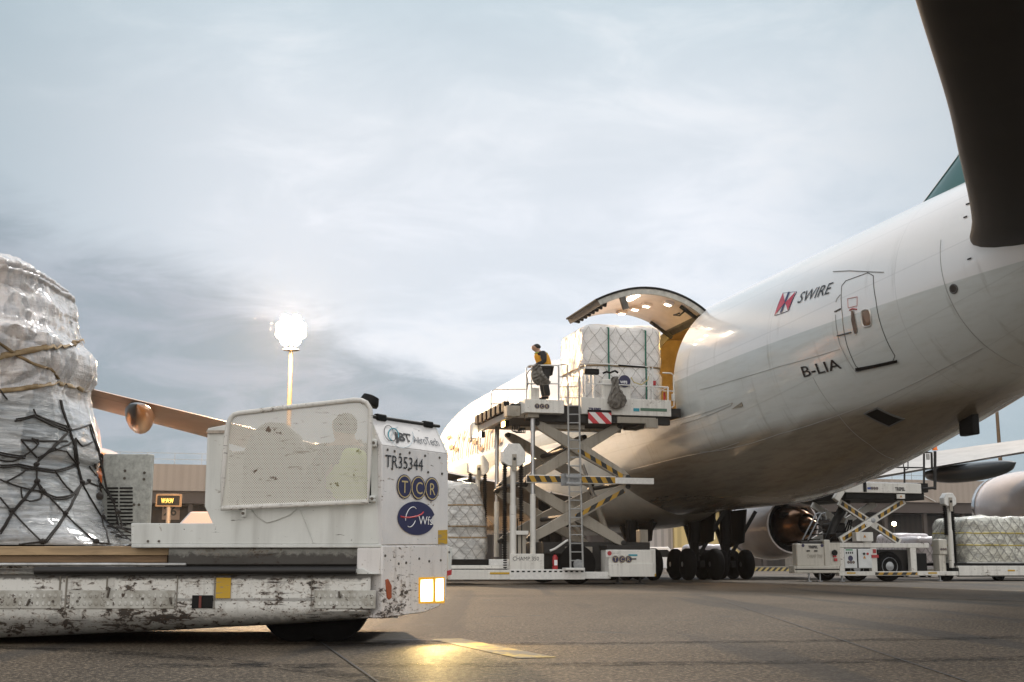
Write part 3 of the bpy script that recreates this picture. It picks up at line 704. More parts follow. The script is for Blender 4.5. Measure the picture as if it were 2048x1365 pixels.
# tail
SG = -1
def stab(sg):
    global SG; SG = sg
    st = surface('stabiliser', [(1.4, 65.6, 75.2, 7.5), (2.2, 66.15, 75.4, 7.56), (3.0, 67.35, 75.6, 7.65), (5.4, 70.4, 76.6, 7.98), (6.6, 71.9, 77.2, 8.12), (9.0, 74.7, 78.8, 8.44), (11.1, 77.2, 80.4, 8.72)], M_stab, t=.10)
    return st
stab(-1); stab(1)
M_fin = mat('fin_teal', (.012, .10, .105), .3, var=.15, vs=.5, coat=.4)
fin = surface('tail_fin', [(9.3, 59.6, 72.6, 0), (10.31, 61.76, 73.1, 0), (10.97, 63.1, 73.4, 0), (14, 66.6, 74.8, 0), (20.2, 72.6, 77.0, 0)], M_fin, t=.085, vert=True)
fc = [crv([(9.3, 59.6), (10.31, 61.76), (10.97, 63.1), (14, 66.6), (20.2, 72.6)]), crv([(9.3, 72.6), (10.31, 73.1), (10.97, 73.4), (14, 74.8), (20.2, 77.0)])]
fp = foil(.087); sel = [i for i in range(len(fp)) if fp[i][0] < .075]; sel = sorted(sel, key=lambda i: (i+16) % len(fp))
mb = MB(); mb.grid(lambda i, j: (lambda q: Vector((fp[sel[i]][1]*(fc[1](q)-fc[0](q))*1.05, 51.4-fc[0](q)-fp[sel[i]][0]*(fc[1](q)-fc[0](q))+.012, q)))(9.4+10.8*j/30), len(sel), 31)
mb.build('leading_edge', mat('fin_edge', (.55, .54, .52), .3, .3), fin, fixn=False)
# engines
M_nac = mat('nacelle_lit_pink', (.80, .73, .71), .2, var=.12, vs=1, coat=.5)  # pinkish tone: mast light on the cowls put into the base colour
M_hot = mat('hot_section', (.36, .20, .11), .28, .85, var=.4, vs=2.5)
M_lip = mat('inlet_lip', (.6, .6, .6), .18, 1.0)
def engine(sg, l, s0, zc):
    e = bpy.data.objects.new('engine', None); COL.objects.link(e); e.parent = ac; e.location = (sg*l, 51.4-s0, zc); z0 = Vector((0,0,0))
    d = (0, -1, 0)
    MB().lathe(z0, d, [(-.5,1.40),(-.2,1.58),(.6,1.72),(1.6,1.78),(2.6,1.74),(3.5,1.60),(4.1,1.46),(4.1,1.38),(3.0,1.40)], 40, caps=False).build('nacelle', M_nac, e, off=z0, fixn=False)
    MB().lathe(z0, d, [(.9,1.32),(-.4,1.33),(-.6,1.36),(-.62,1.42),(-.58,1.5),(-.5,1.56),(-.2,1.60)], 40, caps=False).build('inlet_lip', M_lip, e, off=z0, fixn=False)
    MB().lathe(z0, d, [(.95,.02),(1.0,1.36),(1.1,1.36)], 40, caps=False).build('fan', M_black, e, off=z0)
    MB().lathe(z0, d, [(.35,.01),(.6,.22),(.95,.42)], 24, caps=False).build('spinner', M_black, e, off=z0)
    MB().lathe(z0, d, [(2.6,1.41),(3.7,1.37),(3.75,1.05)], 40, caps=False).build('fan_duct', M_black, e, off=z0)
    MB().lathe(z0, d, [(3.2,.92),(4.1,.90),(4.9,.78),(5.6,.58),(5.65,.52)], 36, caps=False).build('core_cowl', M_hot, e, off=z0)
    MB().lathe(z0, d, [(5.3,.42),(5.7,.36),(6.5,.12),(6.6,.01)], 28, caps=False).build('exhaust_cone', M_hot, e, off=z0)
    zt = 1.9 if l < 15 else 2.3
    MB().prism([(-.2, .0-1.2, 1.55), (-.2, -3.6, zt), (-.2, -8.6, zt+.35), (-.2, -6.6, .75), (-.2, -4.3, .9), (-.2, -3.2, 1.35)], (.4, 0, 0)).build('pylon', M_nac, e, off=z0, bevel=.06)
    MB().box(-.9, -.5, -4.75, -4.35, .35, .62).build('vent_grille', M_black, e, off=z0)
    return e
for sg in (-1, 1):
    engine(sg, 11.7, 26.5, 2.65); engine(sg, 20.8 if sg > 0 else 22.2, 35.5 if sg > 0 else 36.3, 3.35)
# landing gear
def gear(l, a, hgt=2.6, rz=0, body=False):
    gr = bpy.data.objects.new('landing_gear', None); COL.objects.link(gr); gr.parent = ac; gr.location = (l, a, 0); gr.rotation_euler = (0, 0, rz); z0 = Vector((0,0,0))
    b = MB(); b.lathe((0,0,.62), (0,0,1), [(0,.17),(.9,.17),(.9,.25),(2.9,.25)], 16); b.build('strut', M_gear, gr, off=z0)
    b = MB(); b.beam((0,-.8,.64), (0,.8,.64), .22, .26); b.build('bogie_beam', M_gear, gr, off=z0, bevel=.03)
    b = MB(); b.beam((0,.2,1.2), (.2,2.1,2.9), .16, .16); b.build('drag_brace', M_gear, gr, off=z0)
    b = MB(); b.beam((.15,-.1,1.0), (1.3,-.3,2.9), .14, .14); b.build('side_brace', M_gear, gr, off=z0)
    b = MB(); b.prism([(.42,-.9,1.55),(.42,.7,1.35),(.5,.9,2.95),(.5,-1.1,2.95)], (.06,0,0)); b.build('gear_door', M_gear, gr, off=z0)
    b = MB(); b.tube([(-.15,-.2,1.0),(-.25,-.3,1.5),(-.2,-.15,2.3)], .04, 6); b.build('brake_hose', M_black, gr, off=z0)
    for x in (-.58, .58):
        for y in (-.73, .73):
            w_ = bpy.data.objects.new('wheel', None); COL.objects.link(w_); w_.parent = gr; w_.location = (x, y, .63)
            MB().lathe((-.23,0,0), (1,0,0), [(.0,.34),(.02,.50),(.07,.58),(.15,.625),(.31,.625),(.39,.58),(.44,.50),(.46,.34)], 32, ref=(0,1,0)).build('tyre', M_rubber, w_, off=z0)
            MB().lathe((-.2,0,0), (1,0,0), [(-.02,.33),(.05,.30),(.06,.12),(-.04,.10),(-.04,.02),(.44,.02),(.44,.33)], 24, ref=(0,1,0)).build('rim', M_galv, w_, off=z0)
    return gr
gear(-4.1, 12.5); gear(-1.35, 9.4, rz=.05); gear(1.35, 9.4, rz=-.05); gear(4.0, 12.2, rz=-.04)
b = MB(); gr = bpy.data.objects.new('landing_gear', None); COL.objects.link(gr); gr.parent = ac; gr.location = (0, 43.5, 0)
MB().lathe((0,0,.6), (0,0,1), [(0,.12),(2.6,.16)], 12).build('strut', M_gear, gr)
for x in (-.35, .35): MB().lathe((x-.2,0,.6), (1,0,0), [(0,.4),(.06,.58),(.34,.58),(.4,.4)], 24, ref=(0,1,0)).build('wheel', M_rubber, gr)
# ================================================================== wrapped loads
def wrap_mat(name, col, dark, spread=.5, rough=.28, sc=1.0, trans=.12):
    m, g, p = newmat(name); tc = g.n('ShaderNodeTexCoord').outputs['Object']
    a = g.noise(g.vmap(tc, (1, 1, 1.6)), 2.3*sc, 6, .6, .8); b_ = g.noise(g.vmap(tc, (1.2, 1.2, 9)), 2.6*sc, 6, .65, .5)
    f = g.m('ADD', g.m('MULTIPLY', a, .6), g.m('MULTIPLY', b_, .4))
    c = g.mix(g.m('MULTIPLY', g.ss(f, .42, .62), spread), col, dark); c = g.mix(g.m('MULTIPLY', g.ss(a, .60, .68), .35), c, (.8, .8, .8))
    g.L(c, p.inputs['Base Color']); p.inputs['Coat Weight'].default_value = .35; p.inputs['Coat Roughness'].default_value = .15
    g.L(g.m('ADD', g.m('MULTIPLY', b_, .3), rough-.1), p.inputs['Roughness'])
    p.inputs['Subsurface Weight'].default_value = trans; p.inputs['Subsurface Radius'].default_value = (.1, .09, .08)
    v = g.noise(g.vmap(tc, (2.2, 2.2, .7)), 5*sc, 6, .62, 2.2); r = g.m('ABSOLUTE', g.m('SUBTRACT', v, .5))
    v2 = g.noise(g.vmap(tc, (1, 1, 3), rot=(.5, .4, .3)), 7*sc, 5, .6, 1.6); r2 = g.m('ABSOLUTE', g.m('SUBTRACT', v2, .5))
    bp = g.n('ShaderNodeBump'); bp.inputs['Strength'].default_value = .8; bp.inputs['Distance'].default_value = .05/sc
    g.L(g.m('ADD', g.m('MINIMUM', r, .12), g.m('MULTIPLY', g.m('MINIMUM', r2, .1), .7)), bp.inputs['Height']); g.L(bp.outputs[0], p.inputs['Normal']); return m
M_wrapw = wrap_mat('white_wrap', (.82, .80, .78), (.60, .58, .56), .5)
M_wrapg = wrap_mat('grey_wrap', (.66, .65, .62), (.26, .26, .25), .75)
M_wrapy = wrap_mat('pale_wrap', (.72, .71, .62), (.24, .235, .20), .85)
M_net = mat('net_cord', (.33, .31, .29), .8); M_netd = mat('net_cord_dark', (.022, .018, .015), .8, var=.3, vs=30)
M_green = mat('green_strap', (.012, .12, .08), .6); M_tan = mat('tan_strap', (.30, .21, .11), .7, var=.35, vs=18, bump=.3, bs=120)
M_ystr = mat('yellow_strap', (.55, .44, .08), .6); M_alu = mat('pallet_sheet', (.5, .5, .49), .35, .8, var=.3, vs=6)
def rbox(w_, l_, h, r, nz, seed, amp, waist=(), taper=.0, top=.0, n=60):
    """rounded, lumpy upright box: fn(i, j) -> point, i round, j up and over the top"""
    def plan(t, k):
        c, s = cos(t), sin(t); n = (abs(c)**8+abs(s)**8)**-.125
        return Vector((c*n*w_/2*k, s*n*l_/2*k, 0))
    def fn(t, f):                     # f 0..1 up the side, 1..2 over the top
        if f <= 1: z = f*(h-r); k = 1.0
        elif f <= 1.5: q = (f-1)/.5*pi/2; z = h-r+sin(q)*r; k = 1-(1-cos(q))*r/(min(w_, l_)/2)
        else: q = (f-1.5)/.5; z = h + top*q; k = (1-r/(min(w_, l_)/2))*(1-q)
        zz = z/h
        k *= 1-taper*max(0, zz-.5)
        for (z0, wd, dp) in waist: k *= 1-dp*math.exp(-((z-z0)/wd)**2)
        p = plan(t, max(k, .001)); p.z = z
        nv = noise.noise(Vector((p.x*1.1+seed, p.y*1.1, p.z*1.3)))*1.0 + noise.noise(Vector((p.x*3.1, p.y*3.1+seed, p.z*3.5)))*.45
        cr = 1-abs(noise.noise(Vector((p.x*2.2+seed*2, p.y*2.2, p.z*1.2)))); cr = cr**5*.7
        d = Vector((p.x/(w_/2), p.y/(l_/2), (z/h)**3*.6)); d.normalize()
        return p + d*amp*(nv+cr*.6)*min(1, z*4+.1)
    return fn
def load(name, label, loc, rz, w_, l_, h, m, seed, amp, net=None, straps=(), tape=(), waist=(), taper=0, top=0, r=.22, cat='cargo', netr=.009, sheet=True, group=None, pitch=.34):
    global OFF
    OFF = Vector((0,0,0)); t = thing(name, label, cat, loc, rz, group); fn = rbox(w_, l_, h, r, 40, seed, amp, waist, taper, top)
    n, k = 96, 40; mb = MB(); mb.grid(lambda i, j: fn(2*pi*i/n, 2*j/(k-1))+Vector((0,0,.07)), n, k, True); mb.build('wrapped_goods', m, t, smooth=70)
    if sheet: MB().box(-w_/2-.05, w_/2+.05, -l_/2-.05, l_/2+.05, 0, .06).build('pallet_sheet', M_alu, t, bevel=.01)
    def arcs():
        L = [0]; N = 400
        for i in range(N): L.append(L[-1]+(fn(2*pi*(i+1)/N, .5)-fn(2*pi*i/N, .5)).length)
        return L
    L = arcs(); per = L[-1]
    def ang(u):
        u %= per; i = int(np.searchsorted(L, u))-1; i = max(0, min(i, 399)); return 2*pi*(i+(u-L[i])/max(1e-6, L[i+1]-L[i]))/400
    def out(u, z, o):
        f = z/(h-r) if z <= h-r else 1+(z-(h-r))/max(1e-3, r)*.5
        p = fn(ang(u), min(f, 2)); d = Vector((p.x/(w_/2)**2, p.y/(l_/2)**2, .25 if f > 1 else 0)).normalized(); return p+d*o+Vector((0,0,.07))
    if net:
        mb = MB(); nc = int(per/pitch); pw = per/nc; rnd = random.Random(seed)
        jit = {}
        def nd(c, q):
            key = (c % nc, q)
            if key not in jit: jit[key] = (rnd.uniform(-.11, .11)*pw, rnd.uniform(-.045, .045))
            du, dz = jit[key]; return c*pw+(pw/2 if q % 2 else 0)+du, q*pitch*.62+dz
        nr = int(net/(pitch*.62))
        for c in range(nc):
            for q in range(nr):
                for dc in (0, 1):
                    u0, z0 = nd(c, q); u1, z1 = nd(c + (dc if q % 2 else dc-1), q+1)
                    if u1-u0 > per/2: u1 -= per
                    if u0-u1 > per/2: u1 += per
                    mb.tube([out(u0+(u1-u0)*x, max(.0, z0+(z1-z0)*x-.02*sin(pi*x)), netr+.012) for x in (0, .34, .67, 1)], netr, 4, caps=False)
        mb.build('cargo_net', M_net, t)
    for (u, ms) in straps:
        mb = MB(); zs = np.linspace(0, h+.0, 18); P = [out(u, min(z, h-.02), .02) for z in zs]; P2 = [out(u+.055, min(z, h-.02), .02) for z in zs]
        mb.add(P+P2, [(i, i+1, 18+i+1, 18+i) for i in range(17)]); so_ = mb.build('strap', ms, t); so_.modifiers.new('thick', 'SOLIDIFY').thickness = .006
    for (z, wd, ms, tilt) in tape:
        mb = MB(); N = 120; P = []
        for i in range(N):
            u = per*i/N; zz = z+tilt*sin(2*pi*i/N); P += [out(u, zz, .022), out(u, zz+wd, .022)]
        mb.add(P, [(2*i, (2*i+2) % (2*N), (2*i+3) % (2*N), 2*i+1) for i in range(N)]); so_ = mb.build('strap', ms, t); so_.modifiers.new('thick', 'SOLIDIFY').thickness = .006
    return t
# ================================================================== main deck loader (aircraft frame)
def hz(n, ax, f, ph=0.0): return stripes(n, ax, f, (.46, .26, .02), (.012, .012, .012), .5, .4, ph)
LO = Vector((-9, 0, 0))                   # its foot in the aircraft frame
AN, AF = -.75, 3.55                       # near and far side
def q(u, v, a=AN): return pf(u, v, a)
W0 = PO + RP @ LO
ld = thing('main_deck_loader', 'tall white scissor lift loader raised to the open cargo door, marked CHAMP 350', 'cargo loader', W0, TH)
OFF = LO.copy()
M_hzx = hz('hazard_tape', (1, 0, -.6), 3.0)
def slab(name, u0, v0, u1, v1, a0, a1, m, bevel=.012, par=ld):
    p, r_ = q(u0, v1, a0), q(u1, v0, a0); return MB().box(p.x, r_.x, a0, a1, p.z, r_.z).build(name, m, par, bevel=bevel)
def arm(p, r_, y, w_, th, m=None):
    a, b = q(*p, AN), q(*r_, AN); a.y = b.y = y
    d = (b-a).normalized(); nrm = Vector((-d.z, 0, d.x))
    L = (b-a).length; P = []
    for f, k in ((0,.55),(.06,.8),(.5,1.08),(.94,.8),(1,.55)): P.append(a+(b-a)*f+nrm*w_/2*k)
    for f, k in ((1,.55),(.94,.8),(.5,1.08),(.06,.8),(0,.55)): P.append(a+(b-a)*f-nrm*w_/2*k)
    ob = MB().prism([x-Vector((0,th/2,0)) for x in P], (0, th, 0)).build('scissor_arm', m or M_lgrey, ld, bevel=.015)
    for x in (a, b):
        MB().lathe((x.x, y-th/2-.03, x.z), (0,1,0), [(0,.06),(.01,.085),(th+.06,.085)], 14).build('pivot_pin', M_dark, ob)
    return ob, a, b, nrm
def armtape(ob, a, b, nrm, f0, f1, off, wd, y, m):
    P = [a+(b-a)*f0+nrm*(off-wd/2), a+(b-a)*f1+nrm*(off-wd/2), a+(b-a)*f1+nrm*(off+wd/2), a+(b-a)*f0+nrm*(off+wd/2)]
    MB().prism([Vector((x.x, y-.014, x.z)) for x in P], (0, .012, 0)).build('hazard_tape', m, ob)
for y, th in ((AN+.18, .16), (AF-.5, .16)):
    A1 = arm((1076, 846), (1258, 955), y, .36, th); A2 = arm((1246, 850), (1062, 957), y+.22, .36, th)
    B1 = arm((1258, 973), (1062, 1078), y, .36, th); B2 = arm((1056, 968), (1254, 1086), y+.22, .36, th)
    if y < 1:
        armtape(*A1, .46, .95, -.06, .13, y-th/2, hz('hazard_arm', (1, 0, .2), 3.1)); armtape(*B1, .05, .55, .06, .13, y-th/2, M_hzx)
for (u, v) in ((1258, 964), (1150, 893), (1152, 1031), (1058, 963), (1150, 1031)):
    p = q(u, v, AN); MB().tube([(p.x, AN+.2, p.z), (p.x, AF-.3, p.z)], .075, 10).build('cross_tube', M_dark, ld)
for (p0, p1) in (((1165, 1075), (1100, 985)), ((1215, 1070), (1165, 930))):
    a, b = q(*p0, 1.4), q(*p1, 1.4)
    MB().tube([a, a+(b-a)*.55], .10, 12).build('lift_cylinder', M_lgrey, ld); MB().tube([a+(b-a)*.5, b], .06, 12).build('piston_rod', M_steel, ld)
# middle guide rail
bo = slab('middle_rail', 1054, 953, 1232, 966, AN-.10, AN+.02, M_lwhite)
p, r_ = q(1054, 964, AN-.1), q(1231, 955, AN-.1); MB().box(p.x, r_.x, AN-.114, AN-.102, p.z, r_.z).build('hazard_tape', hz('hazard_mid', (1, 0, .55), 3.0), bo)
slab('rail_slider', 1231, 957, 1308, 968, AN-.13, AN+.05, M_rail)
slab('rail_bracket', 1122, 948, 1160, 972, AN-.12, AN-.115, M_galv); 
# guide posts
for (u0, v0, v1, y) in ((1066, 822, 1112, AN+.02), (1066, 822, 1112, AF+.35)):
    a, b = q(u0, v1, AN), q(u0, v0, AN); a.y = b.y = y
    MB().tube([a, a+(b-a)*.42], .088, 16).build('guide_post', M_lwhite, ld)
    MB().tube([a+(b-a)*.42, a+(b-a)*.86], .068, 16).build('guide_post', M_steel, ld)
    MB().tube([a+(b-a)*.85, b], .078, 16).build('guide_post', M_steel, ld)
# chain masts
def chainmast(par, base, ztop, y, x, hw=.36, hh=.33, chL=None, chR=None, m=None):
    MB().tube([(x, y, base), (x, y, base+(ztop-base)*.62)], .105, 14).build('mast_tube', m or M_lwhite, par)
    MB().tube([(x, y, base+(ztop-base)*.6), (x, y, ztop)], .085, 14).build('mast_tube', m or M_lwhite, par)
    P = [(x-hw, ztop), (x-hw, ztop+hh), (x-hw*.5, ztop+hh*1.75), (x+hw*.5, ztop+hh*1.75), (x+hw, ztop+hh), (x+hw, ztop), (x+hw*.5, ztop-hh*.35), (x-hw*.5, ztop-hh*.35)]
    hd = MB().prism([(a, y-.16, b) for a, b in P], (0, .32, 0)).build('mast_head', M_rail, par, bevel=.02)
    MB().box(x-.07, x+.07, y-.20, y-.162, ztop-.28, ztop+.25).build('chain_plate', M_lgrey, hd, bevel=.01)
    MB().lathe((x, y-.235, ztop+.10), (0,1,0), [(0,.04),(.03,.05)], 10).build('pin', M_dark, hd)
    for sx, ch in ((-1, chL), (1, chR)):
        if ch is None: continue
        z0, z1 = ch; mb = MB(); n = int((z1-z0)/.07); xx = x+sx*(hw-.1)
        pr = []
        for k in range(n): pr += [(z0+(z1-z0)*(k+.1)/n, .075), (z0+(z1-z0)*(k+.55)/n, .085), (z0+(z1-z0)*(k+.6)/n, .05), (z0+(z1-z0)*(k+.98)/n, .05)]
        MB().lathe((xx, y, 0), (0,0,1), pr, 8).build('cable_chain', M_black, par)
p = q(1025, 926); 
chainmast(ld, .25, p.z, AN-.05, p.x, chL=(.35, p.z-.02), chR=(1.9, p.z-.02)); xm = p.x
for k in (-.12, .02): MB().tube([(xm+.26+k, AN-.05, .9), (xm+.26+k, AN-.05, 2.0)], .018, 6).build('chain', M_black, ld)
slab('mast_bracket', 1032, 1062, 1057, 1070, AN-.16, AN+.1, M_lwhite); slab('mast_bracket', 1034, 1068, 1052, 1109, AN-.05, AN+.1, M_lgrey)
chainmast(ld, .25, p.z+.06, AF+.45, p.x, chL=(2.0, p.z), chR=(1.5, p.z))
# chassis
slab('foot_plate', 1020, 1139, 1170, 1160, AN-.25, AN+.15, M_rail)
mb = MB()
a0, a1 = q(1020, 1140, AN-.25), q(1170, 1140, AN-.25); n = 14
for k in range(n):
    x = a0.x+(a1.x-a0.x)*(k+.2)/n; mb.box(x, x+.09, AN-.253, AN-.20, a0.z-.075, a0.z-.03)
mb.build('plate_slots', M_black, ld)
slab('side_beam', 1170, 1144, 1222, 1158, AN-.2, AN+.1, M_rail); slab('side_beam', 900, 1140, 1021, 1160, AN-.22, AN+.1, M_lwhite)
slab('yellow_strip', 980, 1145, 1019, 1149, AN-.235, AN-.222, M_yel)
slab('roller_deck', 905, 1119, 980, 1131, AN, AF, M_black); slab('deck_edge', 902, 1131, 1020, 1138, AN-.1, AN+.1, M_lwhite); slab('deck_step', 979, 1119, 1019, 1131, AN-.1, AN+.5, M_rail)
pl_ = slab('name_panel', 1020, 1108, 1088, 1140, AN-.24, AN-.18, M_lwhite)
p = q(1025, 1121.5, AN-.243); e = q(1083, 1121.5, AN-.243); 
text('CHAMP 350', .165, M_ink, pl_, lambda x, y: (p.x+x, AN-.243, p.z+y), xs=(e.x-p.x)/.93, bold=0)
slab('base_frame', 1085, 1085, 1300, 1142, AN+.45, AF-.6, M_dark); slab('base_beam', 1120, 1094, 1185, 1106, AN+.3, AN+.44, M_lgrey); slab('base_beam', 1087, 1086, 1130, 1108, AN+.2, AN+.4, M_dark)
slab('rear_column', 1281, 1060, 1296, 1094, 1.2, 1.6, M_lgrey)
bx = slab('battery_box', 1218, 1100, 1306, 1153, AN-.3, AN+1.0, M_lwhite, .03)
slab('box_lid', 1214, 1091, 1300, 1099, AN-.27, AN+.9, M_dark, par=bx); slab('box_skirt', 1219, 1127, 1309, 1154, AN-.33, AN-.302, M_lwhite, par=bx)
slab('fold_out_leg', 1302, 1098, 1311, 1150, AN-.28, AN-.1, M_lwhite, par=bx); slab('reflector', 1303, 1148, 1312, 1153, AN-.29, AN-.283, M_yel, par=bx); slab('info_plate', 1257, 1109, 1275, 1112.5, AN-.31, AN-.303, M_teal, par=bx)
slab('box_handle', 1262, 1117, 1273, 1119.5, AN-.33, AN-.303, M_dark, par=bx); slab('end_box', 1212, 1100, 1224, 1115, AN-.33, AN-.31, M_rail, par=bx)
def tcr(par, c, r, y, axis=None):
    """three round dark badges with a gold ring and a letter; c: centre of the middle one"""
    ux = Vector((1,0,0)) if axis is None else axis; nn = Vector((0,-1,0)) if axis is None else Vector((ux.y, -ux.x, 0))
    for k, L in enumerate('TCR'):
        o = c+ux*(k-1)*r*1.86; d = nn*.002*k
        bd = MB().lathe(o+d, nn, [(0, r),(.003, r)], 28).build('badge', M_navy, par); MB().lathe(o+d, nn, [(.0032, r*.93),(.0042, r*.93)], 28).build('badge_ring', M_gold, bd)
        MB().lathe(o+d, nn, [(.0044, r*.83),(.0052, r*.83)], 28).build('badge_field', M_navy, bd)
        ff = o+d+nn*.0075; text(L, r*1.45, M_gold, bd, lambda x, y: ff+ux*(x-r*.46)+Vector((0,0,y-r*.52)))
c = q(1244, 1119, AN-.31); tcr(bx, c, .115, 0)
MB().lathe(q(1219, 1107, AN-.334), (0,-1,0), [(0,.07),(.006,.07)], 16).build('round_sign', M_redm, bx)
for (u, y0) in ((1156, AN+.1), (1156, AF-.6)):
    p = q(u, 1130, AN+.1); w_ = bpy.data.objects.new('wheel', None); COL.objects.link(w_); w_.parent = ld; w_.location = Vector((p.x, y0, .61))-LO; z0 = Vector((0,0,0))
    MB().lathe((0,0,0), (0,1,0), [(0,.34),(.02,.52),(.08,.60),(.30,.61),(.36,.52),(.38,.34)], 36).build('tyre', M_rubber, w_, off=z0)
    MB().lathe((0,0,0), (0,1,0), [(.02,.34),(.0,.30),(.06,.27),(.07,.16),(-.02,.15),(-.03,.02)], 28).build('rim', M_galv, w_, off=z0)
for u in (1235, 1280): p = q(u, 1165, AN+.2); MB().lathe((p.x, AN+.2, 0), (0,0,1), [(0,.16),(.04,.16),(.05,.04),(.3,.04)], 12).build('jack_foot', M_dark, ld)
MB().tube([q(1100,1102,AN), q(1110,1098,AN), q(1133,1082,AN), q(1136,1081,AN)], .035, 8).build('hand_lever', M_rail, ld)
# upper platform
def pbox(name, u0, v0, u1, v1, a0, a1, m, par=ld, bevel=.012): return slab(name, u0, v0, u1, v1, a0, a1, m, bevel, par)
plf = pbox('platform_side', 1163, 801, 1342, 828, AN-.05, AN+.14, M_lwhite)
z_deck = q(1200, 806, AN).z
pp0, pp1 = q(1163, 806, AN), q(1346, 806, AN)
pq0 = q(1027, 830, AN)
MB().box(pq0.x, pp1.x-.02, AN+.15, AF+.4, z_deck-.28, z_deck-.10).build('platform_deck', M_dark, ld)
mb = MB(); k = pq0.x+.1
MB().box(pq0.x, pp1.x-.1, AF+.41, AF+.56, z_deck-.4, z_deck+.02).build('platform_side', M_lwhite, ld)
x = pq0.x+.25
while x < pp1.x-.2:
    MB().tube([(x, AN+.2, z_deck-.06), (x, AF+.35, z_deck-.06)], .045, 8).build('roller', M_steel, ld); x += .42
bh = pbox('bridge_lip', 1335, 818, 1362, 834, AN+.1, AF, M_dark)
pbox('platform_beam', 1052, 828, 1340, 842, AN+.05, AN+.3, M_dark); pbox('platform_beam', 1052, 833, 1260, 846, AF-.4, AF-.1, M_dark); pbox('under_rail', 1235, 836, 1312, 846, AN-.02, AN+.2, M_lgrey)
pbox('under_rail', 1075, 851, 1170, 857, AN+.3, AN+.5, M_lgrey); pbox('bracket', 1292, 838, 1316, 856, AN-.04, AN+.12, M_lgrey)
pbox('blue_label', 1267, 817, 1279, 823, AN-.062, AN-.052, M_teal, plf); pbox('green_stripe', 1281, 818, 1334, 822, AN-.062, AN-.052, mat('green_stripe', (.08,.16,.11), .5), plf)
p = q(1177.5, 822.5, AN-.055); e = q(1210, 822.5, AN-.055); text('TREPEL', .15, M_navy, plf, lambda x, y: (p.x+x, AN-.056, p.z+y), xs=(e.x-p.x)/.60, bold=.008)
pbox('board_rail', 1176, 821, 1223, 826, AN-.12, AN-.06, M_black); hb = pbox('hazard_board', 1177, 826, 1223, 847, AN-.14, AN-.10, stripes('red_white', (1,0,1), 2.3, (.70,.68,.66), (.5,.03,.04), .4, .2))
# left end of the platform
for k in range(7):
    y = AN+.5+k*.62; MB().box(pq0.x-.18, pq0.x, y, y+.4, z_deck-.30, z_deck+.02).build('entry_guide', M_black, ld, bevel=.02)
MB().box(pq0.x-.06, pq0.x+.1, AN+.1, AF+.5, z_deck-.52, z_deck-.30).build('end_beam', M_lgrey, ld, bevel=.02)
MB().box(pq0.x-.30, pq0.x-.07, AF+.25, AF+.6, z_deck-.75, z_deck-.2).build('end_pod', M_rail, ld, bevel=.04)
pbox('end_pod', 1014, 812, 1041, 832, AN+.1, AN+.5, M_lgrey)
wl_ = glow('work_lamp', (1, .85, .6), 45); wl2 = glow('amber_work_lamp', (1, .62, .2), 30)
for y, m_ in ((AF+.1, wl_), (AN+1.1, wl2), (AN+1.3, wl2)):
    lb = MB().box(pq0.x-.02, pq0.x+.12, y-.12, y+.12, z_deck-.74, z_deck-.54).build('work_light', M_black, ld); MB().box(pq0.x-.035, pq0.x-.021, y-.1, y+.1, z_deck-.72, z_deck-.56).build('lens', m_, lb)
lamp('amber_beam', 'SPOT', (pq0.x-.1, AN+1.2, z_deck-.65), 27000, (1, .29, .03), ld, size=.08, target=(pq0.x-9, 4, 6.0), spot=75, blend=.8)
lamp('work_beam', 'SPOT', (pq0.x-.1, AF+.1, z_deck-.65), 900, (1, .8, .55), ld, size=.08, target=(pq0.x-4, 3, 0), spot=120, blend=.8)
# operator's stand
st_ = pbox('operator_stand', 1050, 801, 1128, 825, AN-.35, AN+1.1, M_lwhite)
tcr(st_, q(1084, 813, AN-.355), .085, 0); pbox('stand_bracket', 1056, 825, 1078, 835, AN-.2, AN+.2, M_lgrey, st_)
pbox('control_box', 1062, 776, 1079, 801, AN-.1, AN+.2, M_lwhite, bevel=.03)
def rail(pts, a=AN, r=.022, m=None, name='guard_rail'):
    P = [Vector(p) if len(p) == 3 and isinstance(p, Vector) else q(p[0], p[1], p[2] if len(p) > 2 else a) for p in pts]; return MB().tube(P, r, 6).build(name, m or M_rail, ld)
a_ = AN-.3
rail([(1053,803),(1053,737),(1057,732),(1060,731),(1114,731),(1118,735),(1118,803)], a_); rail([(1053,768),(1118,768)], a_); rail([(1063,803),(1063,733)], a_)
rail([(1053,737,a_),(1053,737,AN+1.0),(1053,803,AN+1.0)], a_); rail([(1053,768,a_),(1053,768,AN+1.0)])
rail([(1118,737,a_),(1118,737,AN+.9),(1118,803,AN+.9)], a_)
rail([(1064,738),(1058,742),(1053,750),(1056,765),(1054,780)], a_-.05, .014, M_black, 'control_cable')
# ladder cage
rail([(1117,803),(1117,731),(1126,729),(1133,730)], a_, .022, M_railg); rail([(1135,806),(1135,730)], a_, .02, M_railg); rail([(1158,806),(1158,732),(1161,729),(1171,728)], a_, .022, M_railg)
rail([(1171,805),(1171,727),(1180,727),(1288,733),(1298,735),(1298,805)], AN, .022); rail([(1172,767),(1300,773)], AN, .02); rail([(1305,763),(1316,785),(1336,774)], AN, .018)
for v in (754, 774, 796): rail([(1118,v),(1158,v)], a_, .018, M_railg)
rail([(1336,775),(1336,815)], AN, .03); rail([(1300,773),(1336,775)], AN, .025); rail([(1305,735),(1306,815)], AN, .022)
rail([(1325,746),(1342,747),(1347,751),(1348,812),(1344,815),(1336,815)], AN+.1, .024); rail([(1326,782),(1347,783)], AN+.1, .02); pbox('gate_latch', 1345, 788, 1350, 802, AN+.05, AN+.15, M_rail)
rail([(1237,731),(1291,735)], AN-.04, .03, M_black, 'grip')
LD = bpy.data.objects.new('ladder', None); COL.objects.link(LD); LD.parent = ld
